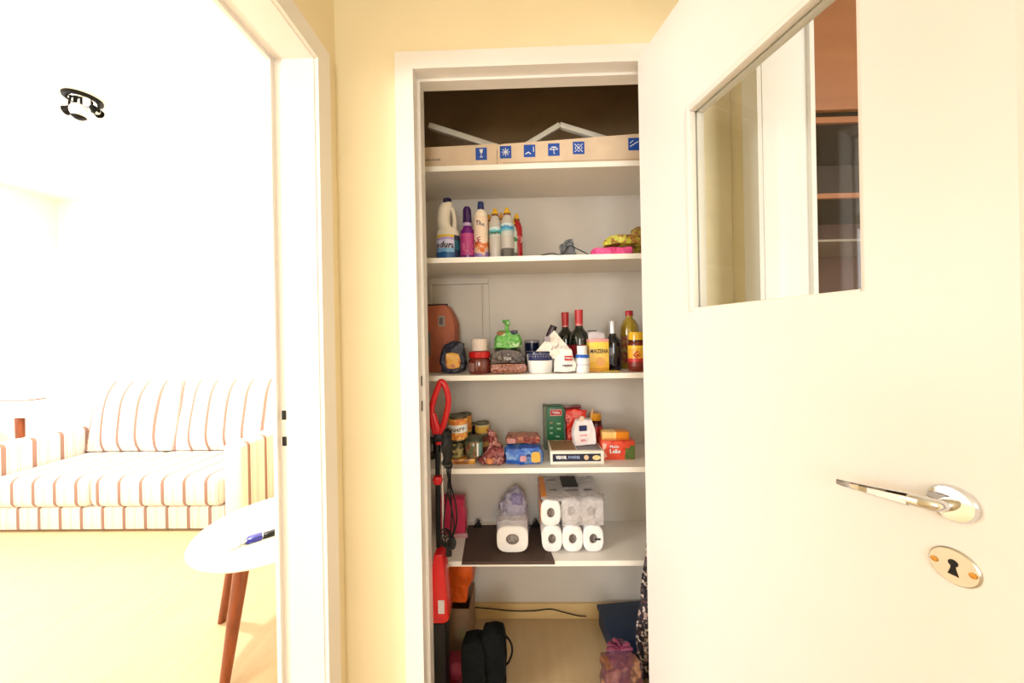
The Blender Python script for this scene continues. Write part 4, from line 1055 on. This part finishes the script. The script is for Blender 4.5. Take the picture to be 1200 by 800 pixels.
box('grey_side', -wd/2-.012, -wd/2-.0005, .002, .058, 0, h*1.015, mat('grey_green_side', S(104, 112, 92), .5), t)
# coffee pack
cx, wd, zt = ext(662.5, 690, 476, 527, 1.405)
t = thing('coffee_pack', 'shiny red vacuum coffee pack with dark folded top next to green carton', 'pack', (cx, 1.425, z3+.0003))
h = zt-z3
RF = ramp_mat('red_foil_print', [(0, S(200, 22, 22)), (.5, S(226, 50, 36)), (.62, S(240, 110, 90)), (.66, S(170, 14, 20))], 'NOISE', scale=24, rough=.18, bump=.5)
blob('pack_body', wd*.96, .05, h*.93, RF, t, e=.28, amp=.004, freq=20, seed=41, shape=lambda u: (1-.05*u, 1-.45*u))
box('folded_top', -wd*.5, wd*.30, -.010, .012, h*.93, h, glossy('dark_red_fold', 96, 14, 24), t, bev=.002, M=Matrix.Rotation(-.05, 4, 'Y'))
# white sugar pack on the carton
cx, wd, zt = ext(671.5, 698, 490, 524, 1.31)
t = thing('sugar_pack', 'white paper pack with navy label standing on the flat white carton', 'pack', (cx, 1.325, box_top+.0003), rz=.1)
h = zt-box_top
blob('pack_body', wd, .045, h*.96, mat('white_pink_paper', S(240, 226, 224), .5, bump=.3, bscale=40), t, e=.2, amp=.002, freq=20, seed=43, shape=lambda u: (1-.30*max(0, u-.55)/.45, 1-.6*max(0, u-.5)))
box('navy_label', -wd*.28, wd*.06, -.0250, -.0238, h*.56, h*.76, NAVYINK, t)
letters('lettering', 'DOCE', .010, mat('pink_print', S(226, 110, 120), .5), t, (-wd*.10, -.0256, h*.40), bold=.0004)
letters('lettering', 'MEL', .012, mat('pink_print_b', S(230, 130, 140), .5), t, (-wd*.10, -.0256, h*.22), bold=.0004)
blob('twist', .020, .015, .022, mat('cream_twist', S(236, 206, 180), .5), t, (-wd*.12, -.012, h*.86), amp=.003, seed=3)
# wooden stick
a = P(690, 494, 1.33); b = P(696, 480, 1.345)
t = thing('wooden_stick', 'pale wooden stick poking up behind the white sugar pack', 'stick', (a.x, 1.352, box_top))
tube('stick', [(-.006, 0, .001), (b.x-a.x, .012, b.z-box_top)], .0028, mat('pale_stick', S(226, 176, 120), .6), t, raw=True)
# red bottle with yellow lid
t, r, h = bottle_root('ketchup_bottle', 'small red bottle with a yellow-orange lid behind the sugar pack', 690, 706, 483, z3, 1.425)
lathe('body', [(0, 0), (r*.92, 0), (r, .006), (r, h*.60), (r*.85, h*.72), (0, h*.72)], ramp_mat('red_green_label', [(0, S(96, 16, 26)), (.3, S(170, 30, 30)), (.7, S(186, 40, 36)), (.9, S(70, 16, 20))], 'Z', distort=.2, scale=40), t, 26)
lathe('band', [(0, h*.72), (r*.88, h*.72), (r*.88, h*.80), (0, h*.80)], glossy('dark_maroon_band', 70, 16, 22), t, 24)
lathe('lid', [(0, h*.80), (r*.82, h*.80), (r*.85, h*.84), (r*.78, h*.98), (0, h)], glossy('yellow_orange_lid', 222, 150, 30), t, 24)
# tea box
YT = 1.29
cx, wd, zt = ext(706, 744, 517, 541, YT)
h = zt-z3
t = thing('tea_box', 'red tea carton with white lettering and green leaf end', 'box', (cx, YT, z3+.0003), rz=0)
RO = ramp_mat('red_orange_carton', [(0, S(222, 62, 40)), (.5, S(232, 84, 56)), (.62, S(214, 50, 36))], 'NOISE', scale=30)
box('carton', -wd/2, wd/2, 0, .065, 0, h, RO, t, bev=.001)
prism('leaf_print', [(wd*.18, .002), (wd*.5-.001, .002), (wd*.5-.001, h*.72), (wd*.40, h*.80), (wd*.30, h*.60), (wd*.22, h*.66)], -.0012, -.0002, mat('leaf_green_print', S(90, 110, 50), .5, var=.3, scale=80), t)
prism('flower_print', [(-wd*.49, h*.90), (-wd*.36, h*.86), (-wd*.40, h*.62), (-wd*.46, h*.55), (-wd*.36, h*.2), (-wd*.49, h*.04)], -.0012, -.0002, mat('pale_pink_print', S(244, 190, 170), .5), t)
letters('lettering', 'Matte', .015, WINK, t, (-wd*.13, -.0008, h*.72), bold=.0003)
letters('lettering', 'Leão', .022, WINK, t, (-wd*.11, -.0008, h*.46), bold=.0009)
# orange box on the tea box
cx2, wd2, zt2 = ext(706, 737, 506, 518, 1.31)
t = thing('orange_box', 'small yellow-orange carton lying on top of the red tea carton', 'box', (cx2, 1.305, zt+.0006))
box('carton', -wd2/2, wd2/2, 0, .045, 0, zt2-zt, ramp_mat('yellow_orange_carton', [(0, S(240, 190, 110)), (.42, S(244, 206, 130)), (.5, S(236, 140, 30)), (.96, S(214, 120, 20))], 'X', distort=.08, scale=50), t, bev=.001)
box('print_line', -wd2*.49, wd2*.49, -.0010, -.0002, (zt2-zt)*.10, (zt2-zt)*.2, mat('brown_orange_line', S(200, 96, 30), .5), t)

# ================================================================== lowest shelf: paper rolls
MATB = mat('dark_brown_placemat', S(74, 54, 44), .65, var=.08, scale=60, bump=.3, bscale=200)
t = thing('placemat', 'dark brown placemat hanging over the edge of the lowest shelf', 'placemat', (0, 0, 0))
zt = z4+.0012
pa = on_plane(560, 609, zt); 
xl0, xr0 = X(541, 655, SF-.004), X(650, 655, SF-.004); yb_ = 1.452
xl1, xr1 = X(548, 610, yb_), X(633, 610, yb_)
bm = bmesh.new()
rows = [(1.452, zt, xl1, xr1), (1.36, zt, None, None), (1.26, zt, None, None), (SF-.002, zt, xl0, xr0), (SF-.006, zt-.004, xl0, xr0), (SF-.008, Z(590, 661.5, SF-.008), xl0, xr0)]
prev = None
for yy, zz, xa_, xb_ in rows:
    if xa_ is None:
        u = (1.452-yy)/(1.452-SF+.002); xa_ = xl1*(1-u)+xl0*u; xb_ = xr1*(1-u)+xr0*u
    A = [bm.verts.new((xa_+(xb_-xa_)*i/6, yy, zz)) for i in range(7)]
    B = [bm.verts.new((xa_+(xb_-xa_)*i/6, yy+(.0015 if zz < zt else 0), zz-(.0010 if zz >= zt else 0))) for i in range(7)]
    if prev:
        for i in range(6):
            bm.faces.new((prev[0][i], prev[0][i+1], A[i+1], A[i])); bm.faces.new((prev[1][i+1], prev[1][i], B[i], B[i+1]))
        bm.faces.new((prev[0][0], A[0], B[0], prev[1][0])); bm.faces.new((A[6], prev[0][6], prev[1][6], B[6]))
    else:
        for i in range(6): bm.faces.new((A[i], A[i+1], B[i+1], B[i]))
    prev = (A, B)
for i in range(6): bm.faces.new((prev[0][i+1], prev[0][i], prev[1][i], prev[1][i+1]))
link('mat_sheet', bm, MATB, t)
PAPER = mat('white_tissue_paper', S(244, 240, 238), .85, var=.02, bump=.25, bscale=120)
CORE = mat('grey_cardboard_core', S(150, 140, 132), .85)
FILM = film('clear_wrap_film', S(236, 230, 240), .30, .12, .9)
FILML = film('lilac_print_film', S(150, 140, 196), .55, .2, .8)
def sqlathe(name, prof, m, parent, loc=(0, 0, 0), p=3.2, seg=36, along=True, sx=1, sy=1):
    """roll lying along +y with a squarish squashed section; prof (radius, y)"""
    bm = bmesh.new(); rings = []
    mid_ = (max(q[0] for q in prof)+min(q[0] for q in prof))/2-1e-6
    for r_, y in prof:
        ring = []
        for i in range(seg):
            a = 2*PI*i/seg; c, s_ = math.cos(a), math.sin(a)
            pp = p if r_ > mid_ else 2.0
            k_ = (abs(c)**pp+abs(s_)**pp)**(-1/pp)
            ring.append(bm.verts.new((c*k_*r_*sx+loc[0], y+loc[1], s_*k_*r_*sy+loc[2])))
        rings.append(ring)
    for A, B in zip(rings, rings[1:]):
        for i in range(seg): bm.faces.new((A[i], A[(i+1) % seg], B[(i+1) % seg], B[i]))
    return link(name, bm, m, parent, smooth=True)
def roll(parent, x, y, z, r, L, rc, name='paper_roll', p=3.0, sx=1, sy=1, plug=CORE):
    g = bpy.data.objects.new(name, None); C.objects.link(g); g.parent = parent; g.location = (x, y, z)
    sqlathe('paper', [(rc, .004), (rc+.002, 0), (r-.004, 0), (r, .004), (r, L-.004), (r-.004, L), (rc, L)], PAPER, g, p=p, sx=sx, sy=sy)
    sqlathe('core', [(rc-.0015, .003), (rc-.0002, .002), (rc-.0002, L-.002), (rc-.0015, L-.003), (rc-.0015, .003)], CORE, g, p=2.0, sx=sx, sy=sy)
    # crumpled film tucked into the core end
    bm = bmesh.new(); cc = bm.verts.new((0, .018, 0)); rg = [bm.verts.new(((rc-.002)*math.cos(i*PI/8), .012+.004*math.sin(i*2.3), (rc-.002)*sy*math.sin(i*PI/8))) for i in range(16)]
    for i in range(16): bm.faces.new((cc, rg[i], rg[(i+1) % 16]))
    link('core_plug', bm, plug, g)
    return g
# single kitchen roll in film
YR = 1.262
cx, wd, zt = ext(582, 619, 616, 644, YR)
zb = z4+.003
rr = wd/2
t = thing('kitchen_roll', 'single white paper roll in crumpled lilac film on the brown placemat', 'paper roll', (cx, YR, zb))
roll(t, 0, 0, rr*.84, rr, .155, rr*.40, p=3.4, sx=1.0, sy=.84)
h2 = Z(603, 566, 1.42)-zb
W1 = ramp_mat('lilac_white_film', [(0, S(214, 206, 214)), (.50, S(190, 184, 204)), (.56, S(130, 120, 176)), (.60, S(206, 200, 210)), (.665, S(70, 60, 80)), (.69, S(220, 214, 220))], 'NOISE', scale=22, rough=.15, bump=1.0)
blob('wrap', wd*1.10, .17, rr*1.95, FILM, t, (0, .100, -.001), e=.35, amp=.003, freq=26, seed=51)
bm_h = h2-rr*1.4
blob('wrap_tail', wd*1.02, .09, h2-rr*.6, film('lilac_tail_film', S(186, 180, 204), .80, .15, 1.0), t, (0, .115, rr*.65), amp=.008, freq=24, seed=52, shape=lambda u: (1-.15*u-.45*max(0, u-.6)/.4, 1-.5*u, .012*u))
blob('lilac_print', wd*.36, .03, .045, FILML, t, (.018, .085, h2-.052), amp=.006, freq=30, seed=53)
# multi pack
YM = 1.262
t = thing('toilet_roll_pack', 'large clear pack of white toilet rolls at the right of the lowest shelf', 'paper rolls', (0, YM, zb-.0018))
r_ = None
rows = [(637, 661.5, 614, 642), (660, 685, 614, 643.5), (682, 707.5, 613, 642)]
xlft = X(635, 630, YM); xrgt = X(708, 630, YM); rr = (xrgt-xlft)/6; SQ = 1.27
zbase = 0.001
for i in range(3):
    for k in range(2):
        roll(t, xlft+rr*(2*i+1), .003+k*.106, zbase+rr*SQ, rr*.995, .103, rr*.36, p=2.9, sy=SQ)
for i in range(3):
    # only the left roll of the upper row is pushed forward flush with the wrap
    for k in range(2):
        yy = .003+k*.106+(0 if i == 0 else .012)
        roll(t, xlft+rr*(2*i+1)-.003, yy, zbase+rr*SQ*3.0, rr*.995, .100, rr*.36, p=2.9, sy=SQ)
t2 = t
hz = Z(665, 554, 1.42)-zb
WR = ramp_mat('clear_wrap_printed', [(0, S(226, 220, 222)), (1, S(226, 220, 222))], 'NOISE')
Wf = film('pack_film', S(206, 198, 198), .62, .14, 1.0)
fw = xrgt-xlft
bm = bmesh.new()
# film sheet draped over the upper rolls: starts at the front of the upper row and runs to the back
rz_ = rr*SQ
prof = [(.000, rz_*2.1), (-.003, rz_*2.6), (-.002, rz_*3.4), (.006, rz_*4.02), (.05, rz_*4.08), (.12, rz_*4.12), (.2, rz_*4.06), (.214, rz_*3.4), (.214, rz_*2.0), (.214, rz_*.2)]
q = smoothpts([(0, a, b) for a, b in prof], 5); rings = []
for j, p_ in enumerate(q):
    row = []
    for i in range(25):
        u = i/24; x = xlft+.40*rr*0+fw*u-.002
        if p_.y < .03 and x < xlft+rr*2.0: x = max(x, xlft+rr*1.98) if p_.z < rz_*3.95 else x
        nz = .0035*noise.noise(Vector((x*38, p_.y*30, p_.z*38)))
        row.append(bm.verts.new((x+nz*.5, p_.y-.0035+nz, zbase+p_.z+nz+.001)))
    rings.append(row)
for A, B in zip(rings, rings[1:]):
    for i in range(24):
        try: bm.faces.new((A[i], A[i+1], B[i+1], B[i]))
        except ValueError: pass
link('plastic_film', bm, Wf, t, smooth=True)
blob('film_tail', .05, .06, .05, Wf, t, (xrgt-.005, .10, rz_*2.6), amp=.008, freq=30, seed=61)
box('orange_print', xlft-.0035, xlft-.0025, .004, .18, rz_*2.3, rz_*3.95, glossy('orange_film_print', 232, 130, 40), t)
box('orange_print', xlft+.001, xlft+.022, .012, .19, rz_*4.17+zbase, rz_*4.17+.001+zbase, glossy('orange_film_top', 232, 140, 50), t)
box('dark_print', xlft+.092, xlft+.158, .09, .19, rz_*4.19+zbase, rz_*4.19+.001+zbase, INK, t)
for (ax, ay, aw_) in ((.032, .15, .04), (.036, .06, .030), (.10, .055, .05), (.175, .06, .03)):
    box('dark_print', xlft+ax, xlft+ax+aw_, ay, ay+.010, rz_*4.19+zbase, rz_*4.19+.001+zbase, mat('grey_film_print', S(96, 88, 90), .5), t)
box('dark_print', xrgt-rr*.9, xrgt-rr*.35, -.0008, .0002, zbase+rz_*.95, zbase+rz_*1.08, INK, t)
# little black feet at the mat's back corners
for (px, nm) in ((562, 'small black clip at the left back corner of the placemat'), (627, 'small black clip between the two roll packs')):
    q = on_plane(px, 607, z4+.002)
    c_ = thing('black_clip', nm, 'clip', (q.x, 1.44, z4+.0016))
    prism('clip_body', [(-.020, 0), (.020, 0), (.010, .014), (.002, .030), (-.006, .014)], -.008, .008, BLACK, c_, bev=.002)
    tube('clip_wire', [(-.012, 0, .012), (-.002, .0, .034), (.008, 0, .012)], .0015, BLACKM, c_)
# pink pack standing at left
cx, wd, zt = ext(529, 547.5, 577, 628, 1.40)
t = thing('pink_box', 'upright hot pink soft pack at the left of the lowest shelf', 'pack', (cx, 1.40, z4+.0003))
PK = mat('hot_pink_plastic', S(206, 50, 92), .35, var=.08, bump=.4, bscale=40)
h = zt-z4
blob('pack_body', wd*1.9, .06, h*.93, PK, t, (-wd*.45, 0, 0), e=.25, amp=.002, seed=70, shape=lambda u: 1-.06*u)
box('clear_base', -wd*.4, wd*.6, -.04, -.032, 0, h*.10, film('pale_pink_film', S(230, 170, 170), .6), t, bev=.002)

# ================================================================== stick vacuum in front of the shelves, left
RED = glossy('red_plastic_body', 200, 22, 28, .25); DRED = glossy('dark_red_plastic', 130, 14, 20, .3)
YV = 1.150
vx = X(517, 560, YV)
v = thing('vacuum_cleaner', 'upright red and black stick vacuum cleaner with looped handle, left in the closet', 'vacuum cleaner', (vx, YV, 0))
def vp(px, py, dy=0): 
    p_ = P(px, py, YV+dy); return (p_.x-vx, dy, p_.z)
tube('handle', [vp(512, 512), vp(506.5, 493), vp(506.5, 475), vp(513, 455), vp(517, 447), vp(523, 455), vp(525.5, 472), vp(521, 493), vp(515, 512)], .0105, RED, v, seg=14, n=6)
tube('handle_grip', [vp(508, 484), vp(510.5, 494), vp(513.5, 506), vp(514, 520)], [.008, .011, .013, .011], RED, v, seg=14)
bx0, bx1 = vp(511, 560)[0], vp(516, 560)[0]
tube('black_tube', [vp(512.5, 517), vp(513, 560), vp(514, 640)], .0085, BLACK, v, seg=14)
tube('silver_tube', [vp(517.5, 519), vp(518.5, 580), vp(519.5, 634)], .0042, mat('silver_tube', S(220, 214, 208), .25, .7), v, seg=12)
lathe('button', [(0, -.014), (.014, -.012), (.018, 0), (.014, .012), (0, .014)], RED, v, 20, loc=vp(513, 562, -.012))
blob('cord_hook', .034, .03, .03, BLACK, v, vp(514, 517, -.004), amp=.002)
# dust body
a = vp(508, 648); b = vp(523, 640); c_ = vp(529, 716)
z_top = vp(517, 640)[2]; z_mid = vp(517, 718)[2]
prism('dust_housing', [(vp(512, 645)[0], z_top+.0), (vp(522, 645)[0], z_top), (vp(527, 690)[0], vp(527, 690)[2]), (vp(529, 716)[0], z_mid+.01), (vp(524, 722)[0], z_mid), (vp(505, 722)[0], z_mid), (vp(505, 690)[0], vp(505, 690)[2])], -.045, .020, RED, v, bev=.006)
box('label_sticker', vp(517, 690, 0)[0], vp(524, 690, 0)[0], -.0462, -.0452, vp(520, 706)[2], vp(520, 691)[2], mat('white_sticker', S(206, 196, 196), .5), v)
box('lower_body', vp(506, 760)[0], vp(526, 760)[0], -.045, .022, .03, z_mid-.001, BLACK, v, bev=.008)
box('floor_head', vp(497, 760)[0], vp(534, 760)[0], -.10, .035, 0.001, .034, DRED, v, bev=.010)
# coiled power cord
t = thing('power_cord', 'black power cord hanging in long loops beside the vacuum tube', 'cord', (vx, YV-.045, 0))
def cp(px, py, dy=-.0): 
    p_ = P(px+1.0, py, YV-.045+dy); return (p_.x-vx, dy, p_.z)
for i, pl in enumerate(([(522, 508), (524, 540), (525, 566), (521, 590), (519, 620), (522, 640)], [(523, 508), (527, 540), (527, 566), (533, 590), (534, 612), (528, 632), (524, 640)], [(521, 508), (522, 545), (526, 570), (528, 595), (527, 622), (523, 641)], [(524, 510), (525, 550), (524, 575), (529, 600), (531, 618), (526, 636)])):
    tube('cord_loop', [cp(x, y, -.004*i) for x, y in pl], .0026, BLACK, t, seg=8)
blob('cord_bundle', .030, .024, .14, BLACK, t, cp(523.5, 550, -.006), amp=.004, freq=40, seed=5)
for k_ in range(5):
    pts = []
    for i in range(20):
        a = 2*PI*i/20; p_ = cp(520+2.0*k_, 630+1.6*k_, -.012-.003*k_)
        pts.append((p_[0]+.020*math.cos(a)*(1-.08*k_), p_[1]+.004*math.sin(a*2), p_[2]+.030*math.sin(a)*(1-.1*k_)))
    tube('cord_loop', pts, .0026, BLACK, t, raw=True, closed=True)
blob('plug', .020, .018, .040, BLACK, t, cp(525, 652, -.006), amp=.001)

# ================================================================== closet floor
def floor_x(px, py, y): return X(px, py, y)
# tan carton with orange bag
t = thing('carton_box', 'brown cardboard box on the closet floor under the orange bag', 'box', (0, 1.33, 0.0003))
xa_, xb_ = X(516, 740, 1.31), X(551, 740, 1.31); hh = Z(535, 714, 1.31)
CB = mat('brown_cardboard', S(150, 116, 84), .8, var=.08)
box('front_panel', xa_, xb_, -.02, -.016, 0, hh, CB, t); box('back_panel', xa_, xb_, .116, .12, 0, hh, CB, t)
box('side_panel', xa_, xa_+.004, -.0155, .1155, 0, hh, CB, t); box('side_panel', xb_-.004, xb_, -.0155, .1155, 0, hh, CB, t)
box('bottom_panel', xa_+.0045, xb_-.0045, -.0155, .1155, 0, .004, CB, t)
box('tape_print', xb_-.045, xb_-.020, -.0212, -.0202, hh*.30, hh*.55, mat('olive_print', S(130, 116, 70), .6), t)
cx, wd, zt = ext(508, 556, 662, 712, 1.34)
OB = mat('orange_bag_film', S(222, 90, 24), .35, var=.15, scale=16, bump=.7, bscale=30)
t = thing('orange_bag', 'bright orange plastic bag stuffed above the brown box, below the lowest shelf', 'bag', (cx, 1.372, hh+.001))
blob('bag_body', wd, .10, z4-.022-hh-.004, OB, t, e=.3, amp=.006, freq=16, seed=71, shape=lambda u: (.62+.38*min(1, u*2), 1, .0))
# black soft bag with strap loop
YBk = 1.145
t = thing('black_bag', 'black padded bag with two rounded lobes and strap loop on the closet floor', 'bag', (X(568, 770, YBk), YBk, 0.0003))
bxm = X(568, 770, YBk)
FAB = mat('black_fabric', S(9, 11, 11), .9, spec=.15, var=.2, bump=.4, bscale=90)
x1_, x2_ = X(556, 770, YBk)-bxm, X(578, 770, YBk)-bxm
hl = Z(556, 742, YBk); hr = Z(578, 735, YBk)
def lobe(u): return 1-.35*max(0, (u-.78)/.22)**2
blob('left_lobe', .085, .075, hl, FAB, t, (x1_, 0, 0), e=.30, amp=.004, freq=12, seed=81, shape=lobe)
blob('right_lobe', .088, .080, hr, FAB, t, (x2_, .012, 0), e=.32, amp=.004, freq=12, seed=82, shape=lobe)
tube('strap', [(x2_+.034, .0, hr*.93), (x2_+.060, 0, hr*.80), (x2_+.066, 0, hr*.66), (x2_+.054, 0, hr*.52), (x2_+.038, 0, hr*.46)], .0035, FAB, t)
# dark magenta bundle behind vacuum
t = tagit(blob('red_cloth', .075, .06, .10, mat('dark_magenta_cloth', S(120, 18, 40), .7, var=.2, bump=.4), None, (X(537, 780, 1.20), 1.20, .0), amp=.008, seed=84), 'dark magenta cloth bundle on the floor between vacuum and black bag', 'cloth')
# blue storage box
BL = mat('dark_navy_box', S(20, 36, 60), .5, var=.1)
t = thing('blue_box', 'low dark navy storage box with lid against the closet back wall', 'box', (X(745, 720, 1.37), 1.365, .0003), rz=.10)
bh = .085
box('box_body', -.13, .12, -.082, .085, 0, bh-.016, BL, t, bev=.004)
box('lid', -.136, .126, -.088, .091, bh-.0155, bh, mat('navy_lid', S(22, 40, 66), .45), t, bev=.004)
# wire along the baseboard
t = thing('floor_cable', 'thin dark cable running along the wooden closet baseboard', 'cable', (0, 0, 0))
tube('cable', [P(551, 711, 1.461), P(575, 713, 1.461), P(600, 715.5, 1.461), P(625, 715.5, 1.461), P(645, 713.5, 1.461), P(660, 717, 1.461), P(676, 721, 1.458), P(687, 722, 1.452)], .0022, BLACK, t)
# translucent purple bag with brown contents
YPb = 1.12
t = thing('purple_bag', 'translucent purple bag of brown things knotted on top, by the door', 'bag', (X(727, 770, YPb), YPb, .0003))
hp = Z(727, 752, YPb)
blob('contents', .13, .075, hp*.80, ramp_mat('brown_contents_mix', [(0, S(104, 62, 44)), (.42, S(140, 90, 62)), (.52, S(70, 40, 34)), (.6, S(180, 130, 96))], 'NOISE', scale=16), t, amp=.008, freq=14, seed=90)
PF = film('purple_film', S(120, 60, 90), .45, .15, 1.0)
blob('bag_film', .150, .095, hp*.98, PF, t, amp=.007, freq=20, seed=91, shape=lambda u: (1-.30*u-.45*max(0,u-.7)/.3, 1-.35*u-.4*max(0,u-.7)/.3))
PM = mat('magenta_film', S(130, 56, 84), .3, var=.2, bump=.6)
for i, (ax, az) in enumerate(((-.050, .020), (-.030, .034), (.026, .020), (.035, .004), (-.052, .004))):
    tube('knot_ear', [(-.002, -.004, hp*.93), (ax*.6, -.016, hp*.97+az*.8), (ax, -.022, hp*.96+az)], [.012, .011, .004], PM, t, seg=8, flat=.4)
# patterned bundle hanging at the right
YF_ = 1.19
PT = ramp_mat('black_white_pattern', [(0, S(36, 34, 46)), (.30, S(86, 76, 84)), (.42, S(210, 196, 186)), (.56, S(50, 42, 56)), (.66, S(176, 150, 140)), (.80, S(90, 50, 60)), (.88, S(24, 22, 30))], 'VORONOI', scale=110, rough=.6, bump=.3)
xr_ = .478
zt = Z(756, 630, YF_)
t = thing('patterned_umbrella', 'tall folded black and white patterned umbrella leaning beside the door hinge', 'umbrella', (xr_-.02, 1.19, 0.0003))
bm = bmesh.new()
n_ = 20; rings = []
for j in range(30):
    u = j/29; rr_ = (.055*(1-u)**.8+.010)
    rings.append([bm.verts.new((rr_*math.cos(2*PI*i/n_)*(1+.18*math.cos(i*PI+u*9)), .42*rr_*math.sin(2*PI*i/n_)*(1+.18*math.cos(i*PI+u*9)), .04+u*(zt-.04))) for i in range(n_)])
for A, B in zip(rings, rings[1:]):
    for i in range(n_): bm.faces.new((A[i], A[(i+1) % n_], B[(i+1) % n_], B[i]))
bm.faces.new(rings[0][::-1]); bm.faces.new(rings[-1])
link('folded_canopy', bm, PT, t, smooth=True)
lathe('ferrule', [(0, 0), (.004, 0), (.006, .0395), (0, .0395)], BLACKM, t, 12)
tube('shaft', [(0, 0, zt+.0005), (0, 0, zt+.07)], .005, BLACKM, t, raw=True)
